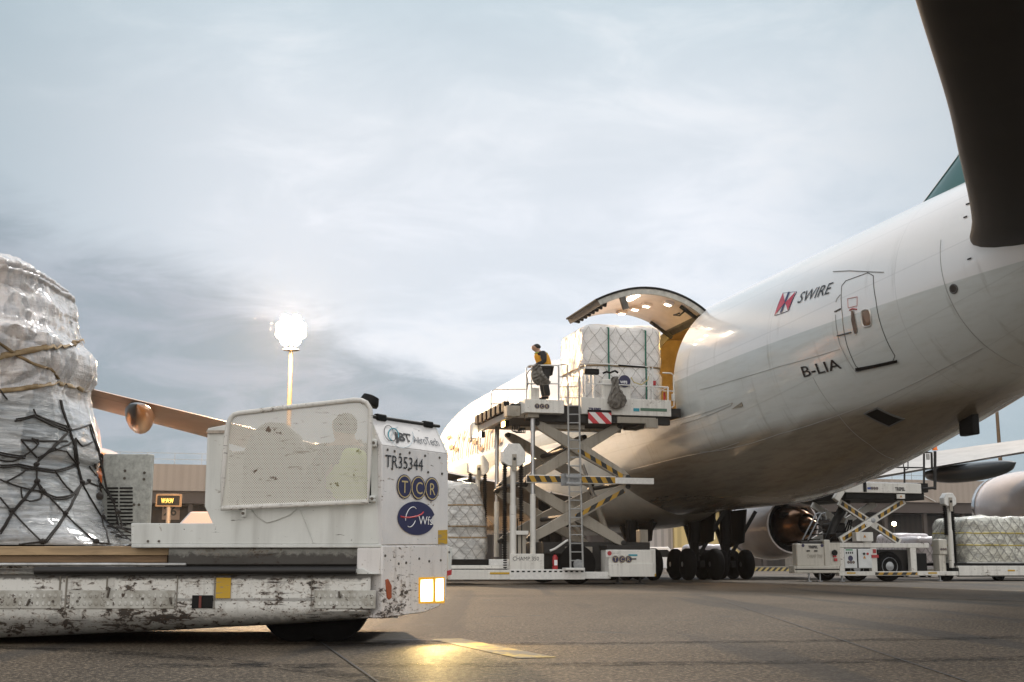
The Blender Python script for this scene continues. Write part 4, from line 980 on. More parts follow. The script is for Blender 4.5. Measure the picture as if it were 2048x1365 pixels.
for (ut, vt, ub, vb, dy) in ((1135, 730, 1138, 940, 0), (1158, 732, 1160, 940, 0), (1137, 900, 1141, 1138, -.06), (1160, 900, 1166, 1138, -.06)):
    MB().tube([q(ut, vt, a_+dy), q(ub, vb, a_+dy)], .03, 6).build('ladder_stile', M_railg, LD)
for k in range(19):
    v = 812+k*17.2; f = (v-730)/400; dy = 0 if v < 930 else -.06
    MB().tube([q(1135.5+5*f, v, a_+dy), q(1158.5+6*f, v, a_+dy)], .02, 6).build('rung', M_railg, LD)
pbox('ladder_clamp', 1133, 951, 1164, 956, a_-.1, a_-.03, M_galv); pbox('ladder_clamp', 1133, 965, 1164, 970, a_-.1, a_-.03, M_galv); pbox('ladder_foot', 1132, 1136, 1170, 1141, a_-.2, a_+.2, M_rail)
# far railing
rail([(1052,779,AF+.5),(990,779,AF+.5),(984,783,AF+.5),(982,792,AF+.5),(982,838,AF+.5)]); rail([(982,808,AF+.5),(1052,808,AF+.5)]); rail([(1014,806,AF+.5),(1016,795,AF+.5)], r=.018)
# control desk of the platform
cd = pbox('control_desk', 1205, 760, 1262, 800, AN+.05, AN+.3, M_lwhite, bevel=.04)
MB().lathe(q(1249, 763, AN+.03), (0,-1,0), [(0,.20),(.01,.20)], 24).build('oval_sticker', M_navy, cd)
p = q(1242, 767, AN-.0); text('WFS', .12, M_whitep, cd, lambda x, y: (p.x+x-.02, AN+.01, p.z+y), bold=.005)
rail([(1262,755),(1268,765),(1283,770),(1296,760),(1299,748)], AN, .02, mat('yellow_hose', (.55,.45,.2), .5), 'hose')
pbox('lamp_bar', 1170, 738, 1199, 748, AN-.1, AN+.1, M_black, bevel=.03); rail([(1188,748),(1188,800)], AN, .04); rail([(1180,748),(1180,770)], AN, .03)
rail([(1206,747),(1213,744),(1220,746),(1230,742),(1236,746)], AN, .035, M_black, 'joystick_bar'); pbox('beacon', 1307, 762, 1312, 771, AN-.05, AN+.02, M_redm); pbox('side_reflector', 1328, 785, 1331, 803, AN+.1, AN+.16, M_redm)
mb = MB()                                     # hoses below the platform
for k in range(5): MB().tube([q(1026+k*3, 850, AN+.4), q(1024+k*4, 862+k, AN+.4), q(1034+k*4, 866, AN+.4), q(1042+k*2, 856, AN+.4)], .022, 6).build('hydraulic_hose', M_black, ld)
# ---------------------------------------------------------------- things carried by the loader
p0, p1 = q(1174, 805, .15), q(1330, 805, .15); wd = p1.x-p0.x+.06
lc = Vector(((p0.x+p1.x)/2, .15+1.55, z_deck-.01)); hh = q(1250, 652, .15).z-z_deck
load('wrapped_pallet', 'white wrapped pallet with green straps on the raised platform before the open door', PO+RP @ lc, TH, wd, 3.05, hh, M_wrapw, 3, .045, net=hh*.97, straps=((0,M_green),), tape=((hh*.47, .05, M_tan, .0),), waist=((hh*.44, .10, .035),), netr=.0065, pitch=.46, r=.24)
gp_ = COL.objects['wrapped_pallet']
# two green lashings on the near side
for (u, v0, v1) in ((1217, 656, 806), (1291, 662, 806)):
    a, b = q(u, v0, .07), q(u+2, v1, .07); OFF = lc
    MB().tube([a+Vector((0,.25,.05)), a, a+(b-a)*.4+Vector((0,.02,0)), a+(b-a)*.7+Vector((0,-.02,0)), b], .03, 6).build('lashing', M_green, gp_)
for o in [c for c in gp_.children if c.name.startswith('strap') and c.data.materials[0] == M_green]: bpy.data.objects.remove(o)
# canvas covers hanging on the rails
def bag(name, label, outline, a, m, th=.28):
    global OFF
    L = [q(u, v, a) for u, v in outline]; c = sum(L, Vector())/len(L); OFF = Vector((c.x, a, min(p.z for p in L)))
    R_ = []
    for i in range(len(L)):
        p0, p1, p2, p3 = L[i-1], L[i], L[(i+1) % len(L)], L[(i+2) % len(L)]
        for k in range(6): u = k/6; R_.append(.5*(2*p1+(p2-p0)*u+(2*p0-5*p1+4*p2-p3)*u*u+(3*p1-p0-3*p2+p3)*u**3))
    t = thing(name, label, 'canvas cover', PO+RP @ OFF, TH); mb = MB(); n = len(R_); m_ = 21; zt = max(p.z for p in L); zb = min(p.z for p in L)
    def fn(i, j):
        f = j/(m_-1)*2-1; k = max(0, 1-abs(f)**2.2)**.6; p = c+(R_[i]-c)*max(k, .02); h_ = (p.z-zb)/(zt-zb)
        fo = sin(p.x*34+p.z*(9-6*h_)+3*noise.noise(p*4))*.035*(.4+h_) + (1-abs(noise.noise(Vector((p.x*8, a, p.z*3)))))**5*.08
        wob = noise.noise(Vector((p.x*5, 2, p.z*6)))*.03
        return Vector((p.x+wob, a+f*th*.5*(.55+.45*(1-h_)) - (fo if f < .3 else 0), p.z+wob*.5))
    mb.grid(fn, n, m_, True); mb.build('fabric', m, t, smooth=80); return t
M_canvas = mat('grey_canvas', (.17, .155, .135), .85, var=.55, vs=9, bump=1.0, bs=9)
bag('canvas_cover', 'grey canvas cover hanging in folds over the rail below the oval sticker', [(1222,757),(1230,753),(1236,757),(1238,770),(1242,782),(1250,795),(1251,806),(1244,816),(1228,819),(1218,812),(1216,798),(1221,783),(1224,770)], AN-.2, M_canvas, .34)
bag('canvas_cover', 'grey canvas bag hanging on the rail in front of the standing worker', [(1066,732),(1072,729),(1080,731),(1088,748),(1098,763),(1097,769),(1086,768),(1076,772),(1068,766),(1063,755),(1064,742)], AN-.42, M_canvas, .3)
# fire extinguisher
OFF = q(1110, 1139, AN+.05); OFF.y = AN+.05
fe = thing('fire_extinguisher', 'red fire extinguisher standing between the CHAMP 350 panel and the big wheel', 'fire extinguisher', PO+RP @ OFF, TH)
b = OFF.copy(); MB().lathe(b, (0,0,1), [(0,.08),(.02,.09),(.36,.09),(.42,.05),(.44,.03)], 18).build('cylinder', M_redm, fe); MB().lathe(b, (0,0,1), [(.44,.03),(.5,.03)], 10).build('valve', M_black, fe)
MB().tube([b+Vector((0,0,.49)), b+Vector((-.1,-.02,.46)), b+Vector((-.12,-.05,.2)), b+Vector((-.1,-.06,.1))], .015, 6).build('hose', M_black, fe); MB().box(b.x-.05, b.x+.05, b.y-.093, b.y-.088, b.z+.12, b.z+.28).build('label', M_whitep, fe)
# netted load waiting left of the loader, on its own low bed
p = q(938, 1112, .2); OFF = Vector((0,0,0)); hl_ = q(938, 950, .4).z - .62
load('netted_load', 'grey film wrapped load with tan bands standing low at the left of the tall loader', PO+RP @ Vector((p.x-.12, 1.75, .36)), TH, 1.5, 3.0, hl_, M_wrapg, 11, .085, net=hl_*.95, tape=((hl_*.36, .05, M_tan, .02), (hl_*.47, .05, M_tan, -.02), (hl_*.72, .05, M_tan, .01)), waist=((hl_*.4, .15, .06),), taper=.5, netr=.008, r=.2)
# ================================================================== people
def skinbody(name, V, E, Rr, m, parent, sub=2):
    me = bpy.data.meshes.new('sk'); me.from_pydata(V, E, []); o = bpy.data.objects.new('sk', me); COL.objects.link(o)
    md = o.modifiers.new('skin', 'SKIN'); md.use_smooth_shade = True
    for i, r in enumerate(Rr): me.skin_vertices[0].data[i].radius = (r, r) if not isinstance(r, tuple) else r
    me.skin_vertices[0].data[0].use_root = True
    s = o.modifiers.new('s', 'SUBSURF'); s.levels = s.render_levels = sub
    bpy.context.view_layer.update()
    dg = bpy.context.evaluated_depsgraph_get(); nm = bpy.data.meshes.new_from_object(o.evaluated_get(dg)); bpy.data.objects.remove(o)
    nm.materials.clear(); nm.materials.append(m); nm.polygons.foreach_set('use_smooth', [True]*len(nm.polygons))
    r = bpy.data.objects.new(name, nm); COL.objects.link(r); r.parent = parent; return r
M_skin = mat('skin', (.42, .25, .17), .5); M_hv = mat('hi_vis_yellow', (.36, .50, .07), .7, var=.15); M_hvo = mat('hi_vis_orange', (.78, .36, .02), .7, var=.15)
M_darkc = mat('dark_cloth', (.018, .017, .018), .85, var=.3, vs=12); M_hair = mat('dark_hair', (.02, .016, .014), .6); M_refl = mat('reflective_band', (.7, .7, .66), .3)
def person(label, loc, rz, seated=False, hood=True):
    t = thing('person', label, 'person', loc, rz)
    if not seated:
        pel, sp, ch, nk, hb, ht = (0,0,.96), (.03,0,1.15), (.10,0,1.36), (.17,0,1.49), (.215,0,1.57), (.275,0,1.69)
        sh, el, wr, hd = (.10,.185,1.40), (.09,.25,1.13), (.27,.13,1.03), (.33,.11,1.02)
        hip, kn, an, toe = (.0,.10,.90), (.035,.12,.50), (-.02,.12,.09), (.15,.14,.045)
    else:
        pel, sp, ch, nk, hb, ht = (0,0,.10), (-.02,0,.28), (0,0,.48), (.03,0,.62), (.06,0,.70), (.08,0,.83)
        sh, el, wr, hd = (.0,.19,.52), (.10,.26,.27), (.36,.17,.33), (.43,.15,.34)
        hip, kn, an, toe = (.06,.10,.10), (.48,.13,.13), (.56,.13,-.25), (.72,.14,-.29)
    V = [pel, sp, ch, nk, hb, ht]; R_ = [.135, .125, .145, .055, .082, .072]; E = [(0,1),(1,2),(2,3),(3,4),(4,5)]
    d = Vector(ht)-Vector(hb); f = d.cross(Vector((0,1,0))).normalized()*-1
    if f.x < 0: f = -f
    V.append(tuple(Vector(hb)+f*.095+d*.1)); R_.append(.022); E.append((4, 6))          # nose
    V.append(tuple(Vector(hb)+f*.075-d*.45)); R_.append(.03); E.append((4, 7))           # chin
    for s in (-1, 1):
        b = len(V); mir = lambda p: (p[0], p[1]*s, p[2])
        V.append(tuple(Vector(hb)+Vector((-.01, s*.082, 0)))); R_.append(.018); E.append((4, b)); b += 1   # ear
        V += [mir(sh), mir(el), mir(wr), mir(hd)]; R_ += [.06, .045, .030, .028]; E += [(2, b), (b, b+1), (b+1, b+2), (b+2, b+3)]
        for k, (dy, L) in enumerate(((-.03,.07),(-.012,.08),(.008,.075),(.026,.06))):
            n = len(V); h0 = Vector(mir(hd)); V += [tuple(h0+Vector((.05, dy, -.005))), tuple(h0+Vector((.05+L*.6, dy, -.035)))]; R_ += [.010, .008]; E += [(b+3, n), (n, n+1)]
        n = len(V); h0 = Vector(mir(wr)); V += [tuple(h0+Vector((.045, -s*.045, .015))), tuple(h0+Vector((.09, -s*.055, .0)))]; R_ += [.012, .009]; E += [(b+2, n), (n, n+1)]
        b = len(V); V += [mir(hip), mir(kn), mir(an), mir(toe)]; R_ += [.085, .058, .042, .035]; E += [(0, b), (b, b+1), (b+1, b+2), (b+2, b+3)]
    skinbody('body', V, E, R_, M_skin, t)
    V = [sp, ch, (nk[0]-.02, 0, nk[2]-.05), pel]; R_ = [.155, .175, .095, .155]; E = [(0,1),(1,2),(0,3)]
    for s in (-1, 1):
        b = len(V); mir = lambda p: (p[0], p[1]*s, p[2]); V += [mir(sh), mir(el), mir(wr)]; R_ += [.085, .066, .050]; E += [(1,b),(b,b+1),(b+1,b+2)]
    skinbody('jacket', V, E, R_, M_darkc, t)
    zz = lambda p, dz: (p[0], p[1], p[2]+dz)
    V = [zz(pel, .0), sp, ch, zz(ch, .10)]; skinbody('vest', V, [(0,1),(1,2),(2,3)], [(.165,.175), (.165,.18), (.18,.20), (.10,.15)], M_hv if seated else M_hvo, t)
    if not seated:
        skinbody('vest_shoulders', [zz(ch, .03), zz(ch, .11)], [(0,1)], [(.215,.245), (.15,.20)], M_hv, t); skinbody('vest_hem', [zz(pel, .06), zz(pel, .13)], [(0,1)], [.19, .195], M_hv, t)
    V = [pel]; R_ = [.15]; E = []
    for s in (-1, 1):
        b = len(V); mir = lambda p: (p[0], p[1]*s, p[2]); V += [mir(hip), mir(kn), mir(an)]; R_ += [.105, .080, .075]; E += [(0,b),(b,b+1),(b+1,b+2)]
    skinbody('trousers', V, E, R_, M_darkc, t)
    for s in (-1, 1): skinbody('boot', [(an[0]-.02, an[1]*s, an[2]-.02), (an[0]+.02, an[1]*s, an[2]-.03), (toe[0], toe[1]*s, toe[2])], [(0,1),(1,2)], [.055,.055,.045], M_black, t, 1)
    H = Vector(hb); T = Vector(ht)
    if hood: skinbody('hood', [tuple(H-f*.045-d*.35), tuple(H-f*.035+d*.2), tuple(T-f*.02+d*.05)], [(0,1),(1,2)], [.085,.105,.092], M_darkc, t)
    else: skinbody('hair', [tuple(H-f*.035), tuple(H-f*.028+d*.6), tuple(T-f*.01+d*.1)], [(0,1),(1,2)], [.085,.098,.082], M_hair, t)
    return t
p = pf(1091, 801, -.15); OFF = Vector((0,0,0))
wk = person('worker in dark hood and hi-vis vest standing head bowed at the loader controls', PO+RP @ Vector((p.x, -.15, p.z)), TH+pi)
wk.scale = (1.42, 1.35, 1.06)
# ================================================================== lower deck loader under the tail (aircraft frame)
BN, BF = 3.5, 6.3
def q(u, v, a=BN): return pf(u, v, a)
LO2 = Vector((q(1760, 1100).x, BN+1.4, 0)); OFF = LO2.copy()
l2 = thing('lower_deck_loader', 'smaller white scissor loader with striped arms under the tail, an orange beacon on its rail', 'cargo loader', PO+RP @ LO2, TH)
def sb(name, u0, v0, u1, v1, a0, a1, m, bevel=.012, par=None):
    p, r_ = q(u0, v1, a0), q(u1, v0, a0); return MB().box(p.x, r_.x, a0, a1, p.z, r_.z).build(name, m, par or l2, bevel=bevel)
M_d2 = dirty('loader_cream', (.60, .57, .50), .3, .55, .7)
cb = sb('engine_box', 1594, 1088, 1657, 1133, BN, BN+.35, M_d2, .04); sb('skirt', 1589, 1132, 1679, 1147, BN-.06, BN+.4, M_d2, .03)
sb('engine', 1640, 1092, 1680, 1143, BN+.36, BN+1.6, M_dark, .04)
sb('dark_filler', 1664, 1046, 1692, 1066, BN+1.2, BN+2.0, M_dark, .08); sb('dark_filler_low', 1672, 1066, 1712, 1082, BN+.6, BN+1.6, M_dark, .05); r2b = MB().tube([q(1655, 1085, BN+1.2), q(1668, 1050, BN+1.2), q(1694, 1000, BN+1.2)], .16, 10).build('lift_strut', M_dark, l2); sb('skirt_gap', 1590, 1138, 1679, 1140.5, BN-.066, BN-.062, M_black, 0)  # two dark boxes here are added to darken the space under the platform
sb('corner_column', 1650, 1080, 1660, 1133, BN-.04, BN+.4, M_d2, .03); sb('box_lid', 1602, 1083, 1650, 1088.5, BN+.05, BN+.33, M_dark)
p = q(1617, 1097, BN-.012); text('TREPEL', .13, M_ink, cb, lambda x, y: (p.x+x*.9, BN-.013, p.z+y), bold=.006)
p2 = q(1614, 1117, BN-.012); text('CHAMP 70W', .20, M_lgrey, cb, lambda x, y: (p2.x+x*.55, BN-.013, p2.z+y))
for u in (1606, 1644): MB().lathe(q(u, 1091.5, BN-.002), (0,-1,0), [(0,.06),(.008,.06)], 14).build('round_sticker', M_navy, cb)
for u in (1617, 1632): sb('grip', u-3, 1101, u+3, 1103.5, BN-.03, BN-.005, M_black, 0, cb)
for (u, v) in ((1670, 1112), (1672, 1120)): sb('warning_light', u-3, v-3, u+3, v+3, BN-.07, BN-.03, M_redm, .01)
MB().lathe(q(1669, 1106, BN-.045), (0,-1,0), [(0,.11),(.03,.11)], 14).build('reel', M_black, l2); sb('front_panel', 1657, 1086, 1680, 1133, BN-.02, BN+.3, M_d2)
sb('upper_beam', 1679, 1087, 1858, 1095.5, BN-.02, BN+.2, M_lwhite); sb('lower_beam', 1679, 1143, 1917, 1152, BN-.04, BN+.2, M_lwhite)
sb('upper_beam', 1679, 1087, 1858, 1095.5, BF-.3, BF, M_lgrey); sb('lower_beam', 1679, 1143, 1917, 1152, BF-.3, BF, M_lgrey)
for (u0, u1) in ((1680, 1688), (1744, 1753), (1823, 1832)): sb('upright', u0, 1096, u1, 1143, BN-.01, BN+.2, M_lwhite)
cbn = sb('control_cabinet', 1690, 1098, 1743, 1137, BN-.03, BN+.5, mat('cabinet_white', (.66,.68,.68), .35, var=.12), .02)
sb('door_gap', 1715, 1098.5, 1715.7, 1136.5, BN-.036, BN-.031, M_black, 0, cbn); sb('green_label', 1691.5, 1099, 1705, 1101.5, BN-.036, BN-.031, mat('label_green', (.03,.25,.10), .5), 0, cbn)
for k in range(4): sb('switch', 1692+k*4, 1104, 1694+k*4, 1108, BN-.04, BN-.031, M_dark, 0, cbn)
for u in (1728, 1735): MB().lathe(q(u, 1108, BN-.03), (0,-1,0), [(0,.045),(.02,.045)], 12).build('knob', M_black if u < 1730 else M_redm, cbn)
MB().lathe(q(1701, 1117, BN-.031), (0,-1,0), [(0,.10),(.006,.10)], 18).build('oval_sticker', M_navy, cbn); tcr(cbn, q(1702, 1125, BN-.034), .055, 0)
def tri(par, c, s): 
    a = MB().prism([c+Vector((-s,0,-s*.8)), c+Vector((s,0,-s*.8)), c+Vector((0,0,s))], (0,-.006,0)).build('warning_triangle', mat('warn_orange', (.5,.22,.03), .5), par)
tri(cbn, q(1729, 1115, BN-.032), .06)
wb = sb('junction_box', 1713, 1065, 1746, 1083, BN-.1, BN+.2, M_lwhite); tri(wb, q(1729.5, 1073, BN-.103), .06)
tp = sb('hazard_tape', 1751, 1145, 1835, 1150.5, BN-.054, BN-.042, hz('hazard_low', (1,0,-.9), 2.6), 0)
for u in (1694, 1857): sb('yellow_mark', u, 1145, u+17, 1148, BN-.052, BN-.042, M_yel, 0)
sb('machinery', 1757, 1100, 1822, 1142, BN+.3, BF-.4, M_dark); sb('battery_tray', 1834, 1107, 1853, 1142, BN+.1, BN+1, M_black); sb('red_marker', 1746, 1099, 1752, 1107, BN-.02, BN-.012, M_redm, 0); sb('red_marker', 1744, 1110, 1757, 1116, BN-.06, BN-.015, M_redm, 0)
for u in (1716, 1782):
    for a in (BN+.06, BF-.5):
        p = q(u, 1140, BN); w_ = bpy.data.objects.new('wheel', None); COL.objects.link(w_); w_.parent = l2; w_.location = Vector((p.x, a, .46 if u < 1750 else .55))-LO2; z0 = Vector((0,0,0)); k = .46 if u < 1750 else .55
        MB().lathe((0,0,0), (0,1,0), [(0,.62*k),(.03,.9*k),(.08,k),(.3,k),(.36,.9*k),(.38,.62*k)], 32).build('tyre', M_rubber, w_, off=z0); MB().lathe((0,0,0), (0,1,0), [(.01,.62*k),(-.02,.58*k),(.03,.5*k),(.0,.3*k),(-.03,.02)], 24).build('rim', M_galv, w_, off=z0)
for u in (1618, 1640, 1684, 1880): p = q(u, 1160, BN+.1); MB().lathe((p.x, BN+.1, 0), (0,0,1), [(0,.10),(.03,.10),(.04,.035),(.4,.035)], 10).build('jack_foot', M_galv, l2)
p = q(1892, 1150, BN+.4); MB().lathe((p.x, BN+.3, .3), (0,1,0), [(0,.2),(.02,.3),(.2,.3),(.22,.2)], 20).build('wheel', M_rubber, l2)
def arm2(pa, pb, y, w_, th, f):
    a, b = q(*pa), q(*pb); a.y = b.y = y; d = (b-a).normalized(); n = Vector((-d.z, 0, d.x)); P = [a+n*w_/2, b+n*w_/2, b-n*w_/2, a-n*w_/2]
    ob = MB().prism([x-Vector((0,th/2,0)) for x in P], (0, th, 0)).build('scissor_arm', M_lwhite, l2, bevel=.012)
    for f0, f1 in f: armtape(ob, a, b, n, f0, f1, 0, w_*.52, y-th/2, hz('hazard_b', (1,0,.0), 3.6))
    MB().lathe(((a.x+b.x)/2, y-th/2-.03, (a.z+b.z)/2), (0,1,0), [(0,.05),(.01,.09),(.04,.09)], 14).build('pivot_pin', M_galv, ob)
for y in (BN+.35, BF-.4):
    arm2((1692, 1003), (1815, 1084), y+.18, .26, .12, ((.03,.42),(.62,.97)) if y < 5 else ()); arm2((1818, 1001), (1690, 1081), y, .26, .12, ((.03,.42),(.62,.97)) if y < 5 else ())
ps = sb('platform_side', 1690, 968, 1842, 985, BN-.05, BN+.12, M_lwhite); sb('platform_top', 1700, 966, 1840, 969, BN+.13, BF, M_galv); sb('platform_frame', 1692, 986, 1848, 998, BN+.05, BF-.2, M_black)
sb('tail_block', 1840, 967, 1856, 985, BN-.03, BN+.5, M_black); sb('bumper', 1728, 963, 1733, 984, BN-.09, BN-.055, M_black); sb('blue_label', 1735, 975, 1744, 979, BN-.06, BN-.052, mat('label_blue', (.03,.07,.30), .5), 0, ps); tcr(ps, q(1749, 977, BN-.062), .055, 0)
p = q(1790.5, 981.5, BN-.055); text('TREPEL', .17, M_ink, ps, lambda x, y: (p.x+x*.75, BN-.057, p.z+y), bold=.008)
a, b = q(1687, 978, BN), q(1673, 1001, BN); MB().beam(a+Vector((0,.1,0)), b+Vector((0,.1,0)), .25, .22, (0,1,0)).build('tilt_panel', M_lwhite, l2, bevel=.03); sb('tilt_arm', 1690, 966, 1706, 971, BN-.02, BN+.3, mat('amber_part', (.35,.15,.03), .5))
sb('sign_plate', 1794, 989, 1810, 998, BN-.02, BN+.03, M_lwhite); tri(l2, q(1802, 993, BN-.022), .05)
def r2(pts, a=BN, r=.03, m=M_dark, n='guard_rail'): return MB().tube([q(p[0], p[1], p[2] if len(p) > 2 else a) for p in pts], r, 6).build(n, m, l2)
r2([(1848,968),(1848,893)], r=.04); r2([(1849,905),(1863,906),(1864,938),(1850,938)], r=.045); r2([(1870,980),(1870,903)], r=.055); r2([(1845,978),(1870,976)], r=.06); r2([(1828,905),(1848,905)], r=.03); r2([(1772,935),(1849,936)], r=.03); r2([(1809,966),(1809,935)], r=.035)
r2([(1807,934),(1807,922),(1809,920),(1814,920),(1816,922),(1816,938),(1813,940),(1809,939)], r=.02); sb('wind_panel', 1853, 908, 1859, 920, BN-.01, BN+.01, M_railg, 0)
MB().lathe(q(1870, 901, BN), (0,0,1), [(0,.10),(.04,.10),(.05,.085),(.20,.08),(.22,.03)], 16).build('beacon', mat('beacon_orange', (.65,.13,.01), .2, emit=(1,.25,.03), es=.25), l2); MB().lathe(q(1863.5, 899, BN), (0,0,1), [(0,.05),(.1,.05)], 10).build('sensor', M_dark, l2)
p = q(1896, 1009, BN+.25); chainmast(l2, .3, p.z, BN+.25, p.x, hw=.26, hh=.24, chL=(1.7, p.z-.05), chR=(.55, p.z-.05), m=M_lwhite)
sb('mast_bracket', 1879, 1079, 1894, 1110, BN-.05, BN+.4, M_d2, .04); tcr(l2, q(1887, 1099, BN-.055), .05, 0); sb('mast_foot', 1880, 1110, 1891, 1144, BN, BN+.4, M_d2)
for (u, v, uu) in ((1605, 1080, 1632), (1616, 1080, 1642)): r2([(u, v), (uu, v-52), (uu+8, v-54), (uu+10, v-40)], BN+.6, .03, M_galv, 'stair_rail')
for k in range(5): sb('stair_tread', 1624+k*5, 1078-k*10, 1640+k*5, 1080-k*10, BN+.7, BN+1.4, M_dark, 0)
for k in range(3): r2([(1660+k*8, 1080), (1672+k*8, 1070), (1690+k*5, 1062), (1698+k*3, 1040)], BN+.8+k*.3, .03, M_black, 'hydraulic_hose')
a, b = q(1668, 1076, 5), q(1700, 1010, 5); MB().tube([a, a+(b-a)*.6], .1, 12).build('lift_cylinder', M_lgrey, l2); MB().tube([a+(b-a)*.55, b], .06, 12).build('piston_rod', M_steel, l2)
# low bed with the big netted load on the right
def q(u, v, a=BN): return pf(u, v, a)
p0, p1 = q(1893, 1158), q(2300, 1158); LO3 = Vector((p0.x, BN, 0)); OFF = LO3.copy()
bed = thing('pallet_transporter', 'long low white flatbed transporter carrying the netted load at the right edge', 'transporter', PO+RP @ LO3, TH)
sb('side_beam', 1917, 1132, 2300, 1152, BN-.02, BN+.14, M_lwhite, .015, bed); sb('nose', 1905, 1136, 1918, 1152, BN-.03, BN+.4, M_black, .02, bed); sb('roller_deck', 1910, 1127, 2300, 1132, BN+.1, BN+3.2, M_black, 0, bed); sb('side_beam', 1917, 1132, 2300, 1152, BN+3.0, BN+3.14, M_lgrey, .015, bed)
for u in (2016, 2100): sb('yellow_mark', u, 1140, u+14, 1143, BN-.03, BN-.022, M_yel, 0, bed)
sb('skirt_rim', 1917, 1151, 2300, 1154, BN-.01, BN+.1, M_dark, 0, bed)
for u in (2005, 2130, 2240): p = q(u, 1150); MB().lathe((p.x, BN+.15, .24), (0,1,0), [(0,.15),(.02,.24),(.2,.24),(.22,.15)], 20).build('wheel', M_rubber, bed)
g0 = q(1939, 1128, BN+.15); zt = q(1990, 1037, BN+.15).z
load('netted_load', 'big pale shrink wrapped load with two yellow straps, cut by the right edge', PO+RP @ Vector((g0.x+2.0, BN+.15+1.3, q(1990, 1128, BN+.1).z)), TH, 4.1, 2.5, zt-g0.z, M_wrapy, 21, .12, net=(zt-g0.z)*.95, tape=((.62, .045, M_ystr, .015), (1.08, .045, M_ystr, .02)), netr=.010, r=.25, taper=.15, pitch=.36)
M_wrapp = wrap_mat('pink_wrap', (.72, .66, .66), (.5, .44, .45), .5)
for u, D_, lab, wd, hh in ((1808, 66, 'small pale wrapped load behind the striped arms of the lower loader', 2.0, 1.75), (1845, 64, 'pinkish wrapped load half hidden behind the tall chain mast', 1.9, 1.55), (1415, 72, 'low pale wrapped load between the landing gear wheels', 2.4, 1.3)):
    pp = at(u, 1133, D_); dl = load('distant_load', lab, (pp.x, D_, .42), TH, wd, 2.2, hh, M_wrapp, int(u) % 17, .06, net=hh*.9, netr=.011, pitch=.4, group='loads waiting on dollies behind the aircraft'); OFF = Vector((0,0,0))
    dd = thing('pallet_dolly', {1808: 'low dolly under the small pale load behind the striped arms', 1845: 'low dolly under the pinkish load behind the chain mast', 1415: 'low dolly under the pale load between the landing gears'}[u], 'dolly', (pp.x, D_, 0), TH)
    MB().box(-wd/2-.2, wd/2+.2, -1.3, 1.3, .28, .40).build('deck', M_lgrey, dd, bevel=.02)
    for x in (-wd/2+.2, wd/2-.2):
        for y in (-1.1, 1.0): MB().lathe((x, y, .15), (0,1,0), [(0,.1),(.02,.15),(.1,.15),(.12,.1)], 16).build('wheel', M_rubber, dd)
# ================================================================== near transporter with its open driver's cab
D0 = 8.9
OFF = at(600, 1133, D0); OFF.z = 0
tr = thing('transporter', 'dirty scratched white pallet transporter numbered TR35344 with mesh sided cab and lit headlamp', 'transporter', OFF.copy(), 0)
M_cab = dirty('cab_paint', (.66, .67, .64), .15, .38, .9, (9, 9, .8), rough=.4)
M_front = dirty('front_paint', (.76, .74, .73), .30, .18, 1.5, (10, 10, 1.0))
M_frontl = dirty('bumper_paint', (.74, .71, .69), .85, .4, 1.7, (10, 10, 1.0))
ZB = lambda v: at(600, v, D0).z
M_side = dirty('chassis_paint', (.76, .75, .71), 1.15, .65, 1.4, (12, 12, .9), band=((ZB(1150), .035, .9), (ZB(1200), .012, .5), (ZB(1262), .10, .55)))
M_belly = dirty('belly_paint', (.50, .49, .45), .55, .9, 1.0, (10, 3, 5))
M_grimy = dirty('grimy_ledge', (.27, .27, .245), .9, 1.0, 1.6, (8, 8, 2), band=((ZB(1126), .075, .97),))
def S(u, v, d=0.0): return at(u, v, D0+d)
def sp(name, u0, v0, u1, v1, d0, d1, m, bevel=.008, par=None):
    p, r_ = S(u0, v1, d0), S(u1, v0, d0); return MB().box(p.x, r_.x, D0+d0, D0+d1, p.z, r_.z).build(name, m, par or tr, bevel=bevel)
def spoly(name, uvs, d0, d1, m, bevel=.006, par=None):
    return MB().prism([S(u, v, d0) for u, v in uvs], (0, d1-d0, 0)).build(name, m, par or tr, bevel=bevel)
Cc = S(764, 1133); PH_ = radians(57); df = Vector((cos(PH_), sin(PH_), 0)); nf = Vector((sin(PH_), -cos(PH_), 0))
def hitp(u, v, P, n):
    r = ray(u, v); o = Vector((0,0,EYE)); return o + r*((P-o).dot(n)/r.dot(n))
def fp_(u, v, off=0.0): return hitp(u, v, Cc+nf*off, nf)
# chassis side with rolled under edge
def chz(x):
    u = 1024 + x/D0*F
    v = np.interp(u, [-900, 0, 300, 560, 765], [1284, 1280, 1266, 1252, 1238]); return max(.03, S(600, v).z)
xs = np.linspace(S(-900, 0).x, S(765, 0).x, 90); zt_, zm_ = S(0, 1150).z, S(0, 1220).z
def chs(i, j):
    x = xs[i]; zb = chz(x); k = [(0, zt_), (0, zm_+.02), (.004, zm_-.01), (.03, zm_-(zm_-zb)*.35), (.075, zm_-(zm_-zb)*.7), (.14, zb+.01), (.22, zb), (2.2, zb)][j]
    n_ = .006*noise.noise(Vector((x*2.3, k[1]*5, 0)))+.003*noise.noise(Vector((x*9, k[1]*14, 3))); return (x, D0+k[0]+n_, k[1])
MB().grid(chs, 90, 8).build('chassis_side', M_side, tr, smooth=40)
MB().box(xs[0], xs[-1], D0+.06, D0+2.25, zt_-.03, zt_+.012).build('deck_plate', M_grimy, tr)
MB().box(xs[0], xs[-1], D0+2.2, D0+2.26, .1, zt_+.1).build('far_side', M_side, tr)
